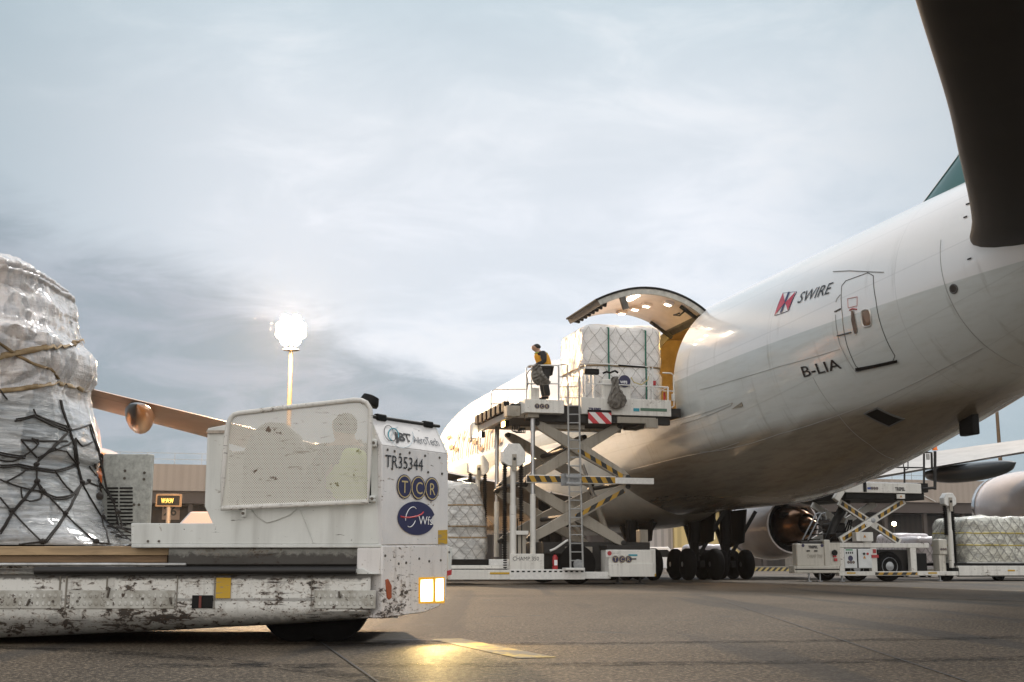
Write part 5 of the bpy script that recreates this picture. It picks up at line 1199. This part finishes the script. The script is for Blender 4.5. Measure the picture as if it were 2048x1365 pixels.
# embossed anti-slip plates on the flank
def dimple(name, col):
    m, g, p = newmat(name); tc = g.n('ShaderNodeTexCoord').outputs['Object']; x, y, z = g.sep(tc)
    fx = g.m('SUBTRACT', g.m('FRACT', g.m('MULTIPLY', x, 24)), .5); fz = g.m('SUBTRACT', g.m('FRACT', g.m('MULTIPLY', z, 19)), .5)
    d = g.m('SQRT', g.m('ADD', g.m('MULTIPLY', fx, fx), g.m('MULTIPLY', fz, fz))); k = g.ss(d, .34, .18); n = g.noise(tc, 6, 6, .65); n2 = g.noise(tc, 22, 5, .65)
    c = g.mix(g.m('MULTIPLY', k, g.ss(g.noise(tc, 3.1, 3), .35, .6)), (.46, .45, .41), (.66, .65, .61)); c = g.mix(g.m('MULTIPLY', g.ss(n, .42, .62), .75), c, (.25, .23, .19)); c = g.mix(g.ss(n2, .60, .64), c, (.05, .03, .02))
    g.L(c, p.inputs['Base Color']); p.inputs['Roughness'].default_value = .55; b = g.n('ShaderNodeBump'); b.inputs['Strength'].default_value = .6; b.inputs['Distance'].default_value = .01; g.L(k, b.inputs['Height']); g.L(b.outputs[0], p.inputs['Normal']); return m
M_dim = dimple('dimple_plate', 0)
for (u0, u1) in ((-200, 124), (138, 350), (628, 752)): sp('dimple_plate', u0, 1181, u1, 1218, -.010, -.002, M_dim, .004)
for u in (118, 131, 212, 353, 428, 622, 756): sp('weld_seam', u, 1153, u+1.2, 1219, -.0085, -.001, mat('weld', (.2,.18,.15), .7), 0)
hole = sp('tow_pocket', 383, 1191, 426, 1217, -.012, -.004, M_black, .004); sp('pocket_strut', 397, 1192, 403, 1216, -.020, -.0125, mat('strut_red', (.14,.03,.02), .6), 0, hole)
def worn(name, col):
    m, g, p = newmat(name); tc = g.n('ShaderNodeTexCoord').outputs['Object']; s_ = g.noise(g.vmap(tc, (3, 3, 30)), 1.6, 5, .6, .4)
    g.L(g.mix(g.ss(s_, .58, .61), col, (.22, .20, .16)), p.inputs['Base Color']); p.inputs['Roughness'].default_value = .5; return m
M_yw = worn('worn_yellow', (.50, .30, .015))
sp('yellow_marker', 431, 1156, 462, 1197, -.011, -.003, M_yw, 0)
M_bolt = mat('bolt', (.10, .085, .07), .5, .5)
for (u, v) in ((30, 1204), (106, 1203), (155, 1203), (285, 1198), (215, 1176), (680, 1194)): MB().lathe(S(u, v, -.012), (0,-1,0), [(0,.009),(.008,.009)], 8).build('bolt', M_bolt, tr)
for (u, v, du, dv) in ((219, 1186, -4, 20), (340, 1202, 3, 14), (60, 1205, -6, 14), (678, 1190, 2, 14)):
    MB().beam(S(u, v-dv/2, -.016), S(u+du, v+dv/2, -.016), .012, .03, (0,1,0)).build('gouge', M_bolt, tr, bevel=.004)
# guide tube and rails
z_ = S(0, 1142).z
MB().tube([S(70, 1142, -.03), S(712, 1142, -.03)], 8.6/F*D0, 20).build('bumper_tube', mat('tube_black', (.012,.010,.009), .45, .1, var=.4, vs=6), tr, bevel=.003)
sp('tube_ledge', -900, 1137, 72, 1150, -.02, .05, M_grimy); sp('guide_rail', -900, 1126, 372, 1132.5, .03, .09, mat('rail_alu', (.46,.46,.45), .35, .7, var=.3, vs=9)); 
# cab floor ledge
sp('floor_ledge', 335, 1096, 764, 1131, .045, .9, M_grimy, .01); sp('ledge_lip', 262, 1089, 765, 1096, .0, .9, M_cab, .006); sp('ledge_block', 713, 1096, 762, 1149, .0, .3, M_frontl, .01); sp('dark_gap', 330, 1128, 713, 1136, .06, .3, M_black, 0)
spoly('ramp_wedge', [(710, 1139), (725, 1137), (744, 1147), (762, 1149), (714, 1149)], -.02, .02, M_cab)
# cab walls
cw_ = spoly('cab_wall', [(262, 1047), (425, 1047), (409, 1013), (415, 857), (456, 849), (456, 1016), (742, 1006), (742, 836), (764, 892), (764, 1089), (262, 1089)], .012, .06, M_cab, .006)
sp('rusty_lip', 413, 861, 456, 867, -.004, .011, dirty('rusty_edge', (.4,.34,.28), .9, .6, 2), 0)
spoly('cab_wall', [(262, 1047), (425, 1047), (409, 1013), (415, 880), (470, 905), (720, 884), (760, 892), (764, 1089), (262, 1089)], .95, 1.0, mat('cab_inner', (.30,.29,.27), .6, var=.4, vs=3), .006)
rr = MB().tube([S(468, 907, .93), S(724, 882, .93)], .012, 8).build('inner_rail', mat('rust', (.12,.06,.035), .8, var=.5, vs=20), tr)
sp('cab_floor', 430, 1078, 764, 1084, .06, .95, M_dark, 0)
sp('weld_bead', 602, 1020, 603.5, 1022, .0, .01, M_cab, 0)
MB().tube([S(601, 1020, .008), S(614, 1050, .008), S(628, 1088, .008)], .004, 6).build('weld_bead', M_cab, tr)
MB().tube([S(503, 1018, .006), S(515, 1034, .006), S(534, 1046, .006), S(552, 1041, .006), S(580, 1030, .006), S(594, 1018, .006)], .0035, 6).build('scuff_mark', mat('scuff', (.45,.45,.42), .6), tr)
for (u, v) in ((296, 1083), (318, 1083)): MB().lathe(S(u, v, .011), (0,-1,0), [(0,.009),(.006,.009)], 10).build('bolt', M_bolt, tr)
# mesh guard
def mesh_mat():
    m, g, p = newmat('perforated_sheet'); tc = g.n('ShaderNodeTexCoord').outputs['Object']; x, y, z = g.sep(tc)
    P = .0165
    def lat(ox, oz):
        fx = g.m('SUBTRACT', g.m('FRACT', g.m('ADD', g.m('DIVIDE', x, P), ox)), .5); fz = g.m('SUBTRACT', g.m('FRACT', g.m('ADD', g.m('DIVIDE', z, P*1.1), oz)), .5)
        fz = g.m('MULTIPLY', fz, 1.1); return g.m('SQRT', g.m('ADD', g.m('MULTIPLY', fx, fx), g.m('MULTIPLY', fz, fz)))
    d = g.m('MINIMUM', lat(0, 0), lat(.5, .5)); h = g.m('LESS_THAN', d, .193)
    n = g.noise(tc, 5, 6, .68, .6); n2 = g.noise(g.vmap(tc, (2, 2, 9)), 3.2, 5, .65, .5)
    c = g.mix(g.ss(n, .63, .67), (.60, .58, .52), (.12, .07, .04)); c = g.mix(g.m('MULTIPLY', g.ss(n2, .6, .68), .6), c, (.2, .14, .09)); g.L(c, p.inputs['Base Color']); p.inputs['Roughness'].default_value = .5
    t = g.n('ShaderNodeBsdfTransparent'); mx = g.n('ShaderNodeMixShader'); g.L(h, mx.inputs[0]); g.L(p.outputs[0], mx.inputs[1]); g.L(t.outputs[0], mx.inputs[2])
    out = [k for k in g.nt.nodes if k.type == 'OUTPUT_MATERIAL'][0]; g.L(mx.outputs[0], out.inputs[0]); return m
fr = [(443,1017),(446,960),(452,880),(457,846),(462,836),(468,830),(478,827),(560,817),(650,807),(708,800.5),(722,801),(733,806),(740,817),(741,830),(739,920),(736,1004)]
gd = bpy.data.objects.new('mesh_guard', None); COL.objects.link(gd); gd.parent = tr
pm = S(590, 915, -.055)
MB().tube([S(u, v, -.055) for u, v in fr], .0185, 10, closed=True).build('frame', dirty('guard_frame', (.66,.64,.60), .5, .3, 2.2), gd)
MB().add([S(u, v, -.05) for u, v in fr], [tuple(range(len(fr)))]).build('perforated_sheet', mesh_mat(), gd, smooth=0)
for (u, v, w1, h1) in ((747, 886, 12, 16), (744, 998, 13, 13), (486, 1027, 8, 16)):
    bk = sp('bracket', u-w1/2, v-h1/2, u+w1/2, v+h1/2, -.05, .011, M_cab, .008, gd); MB().lathe(S(u, v, -.052), (0,-1,0), [(0,.011),(.008,.011)], 10).build('bolt', M_bolt, bk)
MB().lathe(S(738, 806, .02), (.35,.1,1), [(-.02,.07),(.0,.075),(.05,.06),(.06,.02)], 20).build('work_lamp', M_black, tr)
# angled front
def fpoly(name, uvs, off, th, m, bevel=.005, par=None):
    P = [fp_(u, v, off) for u, v in uvs]; return MB().prism(P, -nf*th).build(name, m, par or tr, bevel=bevel)
fpoly('front_panel', [(764, 891), (896, 908.5), (896, 1089), (764, 1090)], 0, .04, M_front, .004)
lowf = fpoly('front_bumper', [(764.5, 1091), (896.5, 1090), (893, 1194), (879, 1214), (850, 1226), (764.5, 1238)], .003, .35, M_frontl, .012)
BL, BR = fp_(764, 890), fp_(896, 907.5); TL, TR_ = hitp(741, 836, Cc-nf*.11, nf), hitp(872, 855, Cc-nf*.11, nf)
un = (BR-BL).cross(TL-BL).normalized(); un = un if un.y < 0 else -un
MB().prism([BL, BR, TR_, TL], -un*.03).build('hood_panel', M_front, tr, bevel=.003)
MB().prism([BR, TR_, TR_+Vector((-.55,.36,0)), BR+Vector((-.55,.36,0))], (-.01,-.02,0)).build('far_cheek', M_cab, tr)
MB().tube([TL-df*.02+Vector((0,0,.012)), TR_+df*.04+Vector((0,0,.012))], .013, 10).build('wiper_rail', M_dark, tr)
for f in (.14, .86): c = TL+(TR_-TL)*f+Vector((0,0,.012)); MB().beam(c-df*.055, c+df*.055, .045, .05).build('clamp', M_black, tr, bevel=.01)
fpoly('side_bracket', [(897, 1093), (905, 1095), (903, 1140), (896, 1150)], -.02, .03, M_cab)
fpoly('bracket_reflector', [(896, 1142), (904, 1140), (903, 1150), (896, 1152)], -.012, .01, M_redm, 0)
def glow_round(name, c, r, s0, s1):
    m = bpy.data.materials.new(name); m.use_nodes = True; n = m.node_tree; n.nodes.clear(); g = G(n); tc = g.n('ShaderNodeTexCoord').outputs['Object']
    v = g.n('ShaderNodeVectorMath', operation='DISTANCE'); g.L(tc, v.inputs[0]); v.inputs[1].default_value = tuple(c); f = g.ss(v.outputs['Value'], 0, r)
    e = g.n('ShaderNodeEmission'); g.L(g.mix(f, (1, .86, .55), (1, .60, .12)), e.inputs[0]); g.L(g.m('ADD', g.m('MULTIPLY', g.m('SUBTRACT', 1.0, f), s0-s1), s1), e.inputs[1])
    o = g.n('ShaderNodeOutputMaterial'); g.L(e.outputs[0], o.inputs[0]); return m
M_hl = glow_round('headlamp_glow', fp_(854, 1182, .012)-OFF, .16, 16, 1.6); M_hlb = glow_round('headlamp_glow_narrow', fp_(879, 1181, .012)-OFF, .15, 14, 1.6); M_hl2 = glow('headlamp_rim', (1, .50, .06), .75)
def frect(name, u0, v0, u1, v1, off, th, m, bevel=.003, par=None):
    return fpoly(name, [(u0, v0), (u1, v0-1), (u1, v1-1), (u0, v1)], off, th, m, bevel, par)
hl_b = frect('headlamp', 838, 1155, 890, 1208, .008, .02, M_hl2, .006)
frect('headlamp_lens', 842, 1160, 866, 1204, .012, .003, M_hl, 0, hl_b); frect('headlamp_lens', 872, 1158, 887, 1203, .012, .003, M_hlb, 0, hl_b)
hc = fp_(864, 1182, .06); lamp('headlamp_beam', 'SPOT', hc, 170, (1, .70, .26), tr, size=.08, target=gnd(1000, 1300), spot=95, blend=1.0)
fpoly('side_reflector', [(772, 1160), (777, 1158), (784, 1172), (784, 1196), (779, 1200), (775, 1196)], .012, .01, mat('reflector_orange', (.32,.07,.02), .3), .004)
frect('yellow_marker', 877, 1061, 895, 1089, .005, .004, M_yw, 0)
for (u, v) in ((775,900),(789,903),(800,909),(810,925),(819,906),(850,912),(879,916),(784,938),(817,940),(856,945),(884,948),(797,1128),(812,1126),(881,1121),(898,1105),(858,1123),(770,1112),(838,1118)):
    MB().lathe(fp_(u, v, .002), nf, [(0,.010),(.004,.010)], 10).build('rivet', M_bolt, tr)
# lettering on the front
def ftext(s, u, v, u1, hpx, m, n=nf, ux=df, P=None, off=.008, **k):
    P = P or Cc; o = hitp(u, v, P+n*off, n); e = hitp(u1, v, P+n*off, n); t_ = hitp(u, v-hpx, P+n*off, n); hgt = (t_-o).length; uy = (t_-o).normalized(); uy = (uy-ux*uy.dot(ux)).normalized()
    cu = bpy.data.curves.new('t', 'FONT'); cu.body = s; cu.size = 1; o_ = bpy.data.objects.new('t', cu); COL.objects.link(o_); bpy.context.view_layer.update(); wd = o_.dimensions.x; bpy.data.objects.remove(o_); bpy.data.curves.remove(cu)
    sz = hgt/.70; xs_ = abs((e-o).dot(ux))/(wd*sz); return text(s, sz, m, tr, lambda x, y: o+ux*x+uy*y, xs=xs_, **k)
ftext('TR35344', 770, 934, 846, 25, M_ink)
ftext('JBT', 793, 880, 824, 13, M_ink, un, df, BL, .006, bold=.004, shear=.1); ftext('AeroTech', 829, 886, 877, 13, mat('grey_letter', (.10,.11,.13), .5), un, df, BL, .006)
def fring(cu_, cv_, ru, rv, m, rr_, a0=0, a1=2*pi, tilt=0, n=un, P=None, off=.007):
    pts = [hitp(cu_+ru*cos(a0+(a1-a0)*k/36)*cos(tilt)-rv*sin(a0+(a1-a0)*k/36)*sin(tilt), cv_+ru*cos(a0+(a1-a0)*k/36)*sin(tilt)+rv*sin(a0+(a1-a0)*k/36)*cos(tilt), (P or BL)+n*off, n) for k in range(37)]
    return MB().tube(pts, rr_, 4).build('logo_ring', m, tr)
fring(778, 866, 9, 15, M_ink, .0022, 1.2, 6.6, -.2); fring(787, 870, 10, 13, M_teal, .004, 2.2, 6.9, -.2); fring(785, 872, 7, 10, M_ink, .0035, .2, 2.6, -.2); fring(805, 874, 22, 22, mat('pale_teal', (.45,.55,.6), .5), .0022, -.6, 4.2, .1)
tcr(tr, fp_(836, 976, .006), 23.5/F*(D0+.45), 0, df)
oc = fp_(833, 1037, .005); uz = Vector((0,0,1)); rx = (fp_(870, 1037)-fp_(796, 1037)).length/2; rz_ = 32.5/F*(D0+.45)
OV = [oc+df*rx*cos(2*pi*k/48)+uz*rz_*sin(2*pi*k/48) for k in range(48)]
for k in (46, 47, 0, 1): OV[k] = oc+df*rx*(.86 if k in (46, 1) else .80)+uz*rz_*sin(2*pi*k/48)
ov = MB().prism(OV, nf*.003).build('oval_sticker', M_navy, tr)
ftext('Wfs', 837, 1049, 865, 17, M_whitep, off=.0105)
fring(823, 1034, 11, 20, M_whitep, .0035, 2.6, 5.2, .25, nf, Cc, .0095); fring(823, 1036, 9, 19, M_whitep, .0035, .2, 1.9, .25, nf, Cc, .0095); fring(822, 1026, 25, 9, mat('sticker_red', (.5,.03,.04), .4), .006, .1, 2.6, -.12, nf, Cc, .0095)
# louvred engine housing on the far side
eh = sp('engine_housing', 196, 908, 305, 1078, 1.55, 1.62, mat('speckled_grey', (.42,.43,.40), .6, var=.35, vs=28), .012)
mb = MB()
for k in range(11):
    v = 975+k*7.1
    for (u0, u1) in ((214, 236), (239, 265)): lv = sp('louvre', u0, v, u1, v+3.2, 1.54, 1.56, M_black, .002, eh)
for (u, v) in ((250, 942), (289, 946), (249, 957), (288, 959), (268, 1010), (278, 1010)): MB().lathe(S(u, v, 1.548), (0,-1,0), [(0,.012),(.004,.012)], 10).build('bolt', M_bolt, eh)
# wheels
for u in (592, 662):
    for dd_ in (.35, 1.75):
        p = S(u, 1200, dd_); w_ = bpy.data.objects.new('wheel', None); COL.objects.link(w_); w_.parent = tr; w_.location = Vector((p.x, D0+dd_, .27))-OFF; z0 = Vector((0,0,0))
        MB().lathe((0,0,0), (0,1,0), [(0,.17),(.02,.235),(.05,.27),(.22,.27),(.25,.235),(.27,.17)], 32).build('tyre', M_rubber, w_, off=z0); MB().lathe((0,0,0), (0,1,0), [(.01,.17),(.03,.1),(.0,.02)], 20).build('rim', M_galv, w_, off=z0)
# seat, dash
spoly('seat', [(478, 1078), (486, 905), (500, 868), (530, 843), (566, 845), (592, 868), (606, 905), (610, 1078)], .45, .75, mat('seat_grey', (.11,.105,.095), .7, var=.2), .03)
dp = S(672, 846, .42)
person('driver with a dark head and yellow hi-vis vest sitting behind the mesh of the cab', (dp.x+.09, D0+.42, dp.z-.76), pi*.72, True, True)
# ================================================================== the near load
OFF = at(60, 1133, 9.95); OFF.z = S(0, 1126).z
nl = thing('netted_load', 'towering lumpy white film wrapped load with tan straps and black net at the left edge', 'cargo', OFF.copy(), 0)
sil = [(500,-14),(505,0),(518,20),(530,34),(545,52),(558,64),(566,74),(569,100),(574,122),(585,137),(600,148),(625,155),(650,157),(665,159),(680,166),(690,166),(700,172),(715,187),(730,193),(745,195),(760,192),(775,186),(786,180),(805,183),(830,187),(850,191),(880,197),(905,202),(925,203),(938,193),(960,198),(1000,206),(1030,212),(1045,216),(1053,222),(1065,245),(1080,266),(1092,286),(1094,286),(1124,288)]
DM = 9.95; vv = [s_[0] for s_ in sil]; uu = [s_[1] for s_ in sil]; Xc = at(-190, 1000, DM).x
NZ, NA = 210, 420
zs_ = np.linspace(at(0, 1094, DM).z, at(0, 500, DM).z, NZ)
def vz(z): return HZ-(z-EYE)/DM*F        # close enough for the outline
HW = [at(float(np.interp(vz(z), vv, uu)), vz(z), DM).x - Xc for z in zs_]
def nsurf(i, j, na=420):
    z = zs_[j]; v = vz(z); hw = HW[j]; t = 2*pi*i/na; c, s_ = cos(t), sin(t); e = .62
    hd = min(.98, .62+.26*hw); fx = np.sign(c)*abs(c)**e; fy = np.sign(s_)*abs(s_)**e
    P = Vector((Xc+hw*fx, DM+hd*fy, z)); d = Vector((fx*abs(fx), fy*abs(fy), .0)); d.normalize()
    a = t*2.2; k = P*1.0
    fold = 1-abs(noise.noise(Vector((P.x*5.5+z*1.3, P.y*5.5, z*1.1)))); fold2 = 1-abs(noise.noise(Vector((P.x*9-z*3, P.y*9, z*2.0+7)))); lump = noise.noise(Vector((P.x*1.9, P.y*1.9, z*2.3+3)))
    film = 1-abs(noise.noise(Vector((P.x*2.5, P.y*2.5, z*14)))); up = min(1, max(0, (z-1.75)/.25)); edge = 1-abs(c)**6
    fine = 1-abs(noise.noise(Vector((P.x*14+z*2.2, P.y*14, z*1.6+2)))); big = noise.noise(Vector((P.x*.9+4, P.y*.9, z*2.0)))
    vd = noise.voronoi(Vector((P.x*2.0+noise.noise(P*2)*.3, P.y*2.0, z*2.6+5)))[0]; pil = min(1.0, (vd[1]-vd[0])*2.2)**.6
    amp = up*(.10*pil-.04 + fold**9*.05+fold2**9*.03+fine**10*.022+lump*.06+big*.07) + (1-up)*(film**6*.018+lump*.045+fold**9*.025)
    return P + d*amp*(.35+.65*edge)
def near_wrap():
    m, g, p = newmat('near_wrap'); tc = g.n('ShaderNodeTexCoord').outputs['Object']; x, y, z = g.sep(tc)
    a = g.noise(g.vmap(tc, (1, 1, 1)), 2.1, 6, .62, .7); b_ = g.noise(g.vmap(tc, (.7, .7, 12)), 2.2, 6, .65, .4); c_ = g.noise(g.vmap(tc, (5, 5, .8)), 2.0, 5, .6, .9)
    st = g.noise(g.vmap(tc, (1.0, 1.0, 6), rot=(0, .5, 0)), 5, 5, .65, 1.2)
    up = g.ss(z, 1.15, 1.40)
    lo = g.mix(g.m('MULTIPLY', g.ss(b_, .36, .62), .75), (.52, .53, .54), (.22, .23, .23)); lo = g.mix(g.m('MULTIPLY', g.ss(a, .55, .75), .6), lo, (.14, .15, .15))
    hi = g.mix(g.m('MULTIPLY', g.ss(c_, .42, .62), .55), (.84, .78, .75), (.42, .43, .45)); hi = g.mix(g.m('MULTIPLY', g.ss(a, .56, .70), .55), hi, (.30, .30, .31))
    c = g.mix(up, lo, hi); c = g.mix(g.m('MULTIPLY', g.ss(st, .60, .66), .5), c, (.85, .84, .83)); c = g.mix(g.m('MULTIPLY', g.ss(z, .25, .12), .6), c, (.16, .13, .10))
    ink = g.noise(g.vmap(tc, (1, 1, 1.4), (5, 2, 1)), 4.2, 4, .8, 3); c = g.mix(g.m('MULTIPLY', g.ss(ink, .685, .70), .8), c, (.04, .04, .06))
    g.L(c, p.inputs['Base Color']); p.inputs['Coat Weight'].default_value = 1.0; p.inputs['Coat Roughness'].default_value = .07; p.inputs['Roughness'].default_value = .25; p.inputs['Subsurface Weight'].default_value = .15; p.inputs['Subsurface Radius'].default_value = (.12, .09, .07)
    r = g.m('ABSOLUTE', g.m('SUBTRACT', g.noise(g.vmap(tc, (3, 3, 1)), 4.5, 7, .62, 2.0), .5)); r2 = g.m('ABSOLUTE', g.m('SUBTRACT', g.noise(g.vmap(tc, (1, 1, 8), rot=(0, .15, 0)), 6, 6, .65, 1.0), .5))
    b = g.n('ShaderNodeBump'); b.inputs['Strength'].default_value = .9; b.inputs['Distance'].default_value = .04; g.L(g.m('ADD', g.m('MULTIPLY', g.m('MINIMUM', r, .14), up), g.m('MULTIPLY', g.m('MINIMUM', r2, .12), .8)), b.inputs['Height']); g.L(b.outputs[0], p.inputs['Normal']); return m
def upx(p):
    z = p.z-EYE; d = p.y*cos(PIT)+z*sin(PIT); return 1024+F*p.x/d, 682.5-F*(-p.y*sin(PIT)+z*cos(PIT))/d
for _ in range(4):                     # fit the outline the way it stands in the photograph
    HWn = list(HW)
    for j in range(NZ):
        b = max((upx(nsurf(i, j)) for i in list(range(0, 145, 4))+list(range(320, 420, 4))), key=lambda q_: q_[0]); HWn[j] = max(.25, HW[j]+(float(np.interp(b[1], vv, uu))-b[0])/F*DM*.9)
    cor = [a_-b_ for a_, b_ in zip(HWn, HW)]; kern = [math.exp(-(k/3.6)**2) for k in range(-8, 9)]
    HW[:] = [h_ + sum(kern[k+8]*cor[min(NZ-1, max(0, j+k))] for k in range(-8, 9))/sum(kern) for j, h_ in enumerate(HW)]
nm = MB(); nm.grid(nsurf, NA, NZ, True); nm.f.append(tuple(i*NZ+NZ-1 for i in range(NA)))
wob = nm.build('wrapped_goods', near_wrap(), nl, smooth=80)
from mathutils.bvhtree import BVHTree
bvh = BVHTree.FromPolygons([tuple(v) for v in nm.v], nm.f[:-1])
def onload(u, v, o_=.012):
    r = ray(u, v).normalized(); h_ = bvh.ray_cast(Vector((0,0,EYE)), r)
    return (h_[0] - r*o_) if h_[0] is not None else None
def drape(pts, step=6.0, o_=.012, sag=0):
    P = []
    for (a, b) in zip(pts[:-1], pts[1:]):
        n = max(2, int(math.hypot(b[0]-a[0], b[1]-a[1])/step))
        for k in range(n): f = k/n; P.append((a[0]+(b[0]-a[0])*f, a[1]+(b[1]-a[1])*f+sag*sin(pi*f)))
    P.append(pts[-1]); Q = [onload(u, v, o_) for u, v in P]; last = None
    for i, x in enumerate(Q):
        if x is None:
            dep = Q[i-1].y if i and Q[i-1] is not None else 9.4
            if P[i][1] > 1060: dep = min(dep, 9.3)
            Q[i] = at(P[i][0], P[i][1], dep)
    for _ in range(2): Q = [Q[0]]+[Vector((Q[i].x, (Q[i-1].y+2*Q[i].y+Q[i+1].y)/4, Q[i].z)) for i in range(1, len(Q)-1)]+[Q[-1]]
    return Q
Z2 = lambda L: [(x/3.9, 800+y/3.9) for x, y in L]
ropes = [[(125,150),(280,115),(545,235)],[(280,115),(520,205),(540,240)],[(470,0),(490,90),(540,220)],[(540,240),(710,190)],[(710,190),(745,300),(785,440)],[(540,240),(300,470),(285,510)],
 [(540,240),(590,380),(600,500),(640,650),(690,640)],[(165,310),(520,320)],[(165,310),(290,450)],[(0,410),(200,440)],[(0,510),(140,500),(430,550),(600,500)],[(285,510),(290,640),(330,720)],
 [(0,620),(50,640),(200,690),(330,710)],[(330,710),(440,760),(560,740),(640,650)],[(165,690),(170,760),(230,790),(320,770),(330,730)],[(290,640),(510,890),(750,1110),(840,1120),(1190,1265)],
 [(0,760),(95,870),(330,1110),(490,1255)],[(640,650),(510,890),(360,1090),(300,1110),(0,1135)],[(290,640),(95,870),(0,1030)],[(640,650),(800,920),(850,1110)],[(490,1255),(750,1110)],
 [(690,640),(850,700),(920,880),(1130,1130)],[(800,920),(1050,1120),(1150,1260)],[(785,440),(830,680),(890,800),(940,1060)],[(50,640),(200,550),(285,510)],[(430,550),(520,680),(600,740)],
 [(920,880),(980,1050),(1190,1265)],[(0,470),(100,480),(200,430),(300,350),(250,300)],[(300,350),(300,310),(250,300)],[(600,500),(520,400),(430,380)],[(720,330),(640,360),(590,300),(600,420)],[(700,520),(760,600),(830,720),(900,790)],
 [(540,240),(400,400),(300,450)],[(280,110),(262,70)],[(0,-80),(60,0)],[(590,300),(575,380),(590,470)],[(740,500),(770,640),(800,790)],[(560,330),(500,360),(380,410),(320,440)]]
ropes += [[(x-14+.02*y, y+16) for x, y in ropes[i]] for i in (0, 1, 4, 5, 9, 10, 13, 17, 18, 23)]
ropes += [[(x+9, y+5) for x, y in ropes[i]] for i in (2, 6, 7, 22)]
cn = bpy.data.objects.new('cargo_net', None); COL.objects.link(cn); cn.parent = nl
for rp in ropes: MB().tube(drape(Z2(rp), o_=.016, sag=1.2), .0068, 6).build('rope', M_netd, cn)
for (x, y) in ((540,240),(285,510),(640,650),(600,500),(290,640),(510,890),(330,715),(750,1110),(95,870),(800,920),(490,1255),(330,1110),(690,640),(920,880),(785,440)):
    p = drape(Z2([(x, y), (x+1, y)]), o_=.02)[0]; MB().lathe(p-Vector((.022,0,0)), (1,.2,.3), [(0,.008),(.012,.019),(.032,.019),(.044,.008)], 8).build('knot', M_netd, cn)
for (x, y, r_) in ((780,760,.028),):
    p = at(x/3.9, 800+y/3.9, 9.45); MB().lathe(p, (.3,-1,.2), [(0,r_*.6),(.01,r_),(.05,r_),(.06,r_*.5)], 14).build('net_buckle', M_netd, cn)
Z1 = lambda L: [(x/3.9, 480+y/3.9) for x, y in L]
def ribbon(L, wd, m):
    A = drape(Z1(L), 4, .018); mb = MB(); n = len(A); P = []
    for i, p in enumerate(A):
        d = (A[min(i+1, n-1)]-A[max(0, i-1)]).normalized(); s_ = d.cross(Vector((0,1,0))).normalized()*wd/2; tw = .012*sin(i*.45); P += [p-s_+Vector((0,tw,0)), p+s_-Vector((0,tw,0))]
    mb.add(P, [(2*i, 2*i+2, 2*i+3, 2*i+1) for i in range(n-1)]); o = mb.build('strap', m, nl, smooth=60); s = o.modifiers.new('t', 'SOLIDIFY'); s.thickness = .004
ribbon([(-40,925),(0,910),(150,880),(340,842),(500,830),(655,792)], .045, M_tan); ribbon([(-30,790),(0,812),(120,890),(240,960),(400,1010),(460,1090)], .022, M_tan); ribbon([(-40,1186),(0,1180),(240,1150),(450,1115),(600,1150),(690,1195)], .036, M_tan)
def wood(name, c):
    m, g, p = newmat(name); tc = g.n('ShaderNodeTexCoord').outputs['Object']; n = g.noise(g.vmap(tc, (.7, 6, 9)), 4, 6, .6, .6); g.L(g.ramp(n, [(.3, tuple(k*.55 for k in c)), (.65, c)]), p.inputs['Base Color']); p.inputs['Roughness'].default_value = .65; return m
sp('timber', -700, 1093, 340, 1111, .10, 1.9, wood('timber', (.42, .29, .16)), .004, nl); sp('timber', -700, 1111, 335, 1126, .13, 1.9, wood('timber_dark', (.24, .15, .08)), .004, nl)
# ================================================================== thin air volume added for a glow round the lamps
m = bpy.data.materials.new('glow_haze'); m.use_nodes = True; n = m.node_tree; n.nodes.clear(); g = G(n)
v = g.n('ShaderNodeVolumePrincipled'); v.inputs['Color'].default_value = (.95, .95, .96, 1); v.inputs['Density'].default_value = .00017; v.inputs['Anisotropy'].default_value = .55
g.L(v.outputs[0], g.n('ShaderNodeOutputMaterial').inputs['Volume'])
OFF = Vector((0, 0, 0)); tag(MB().box(-260, 260, -60, 330, -1, 26).build('haze', m, smooth=0), kind='stuff')
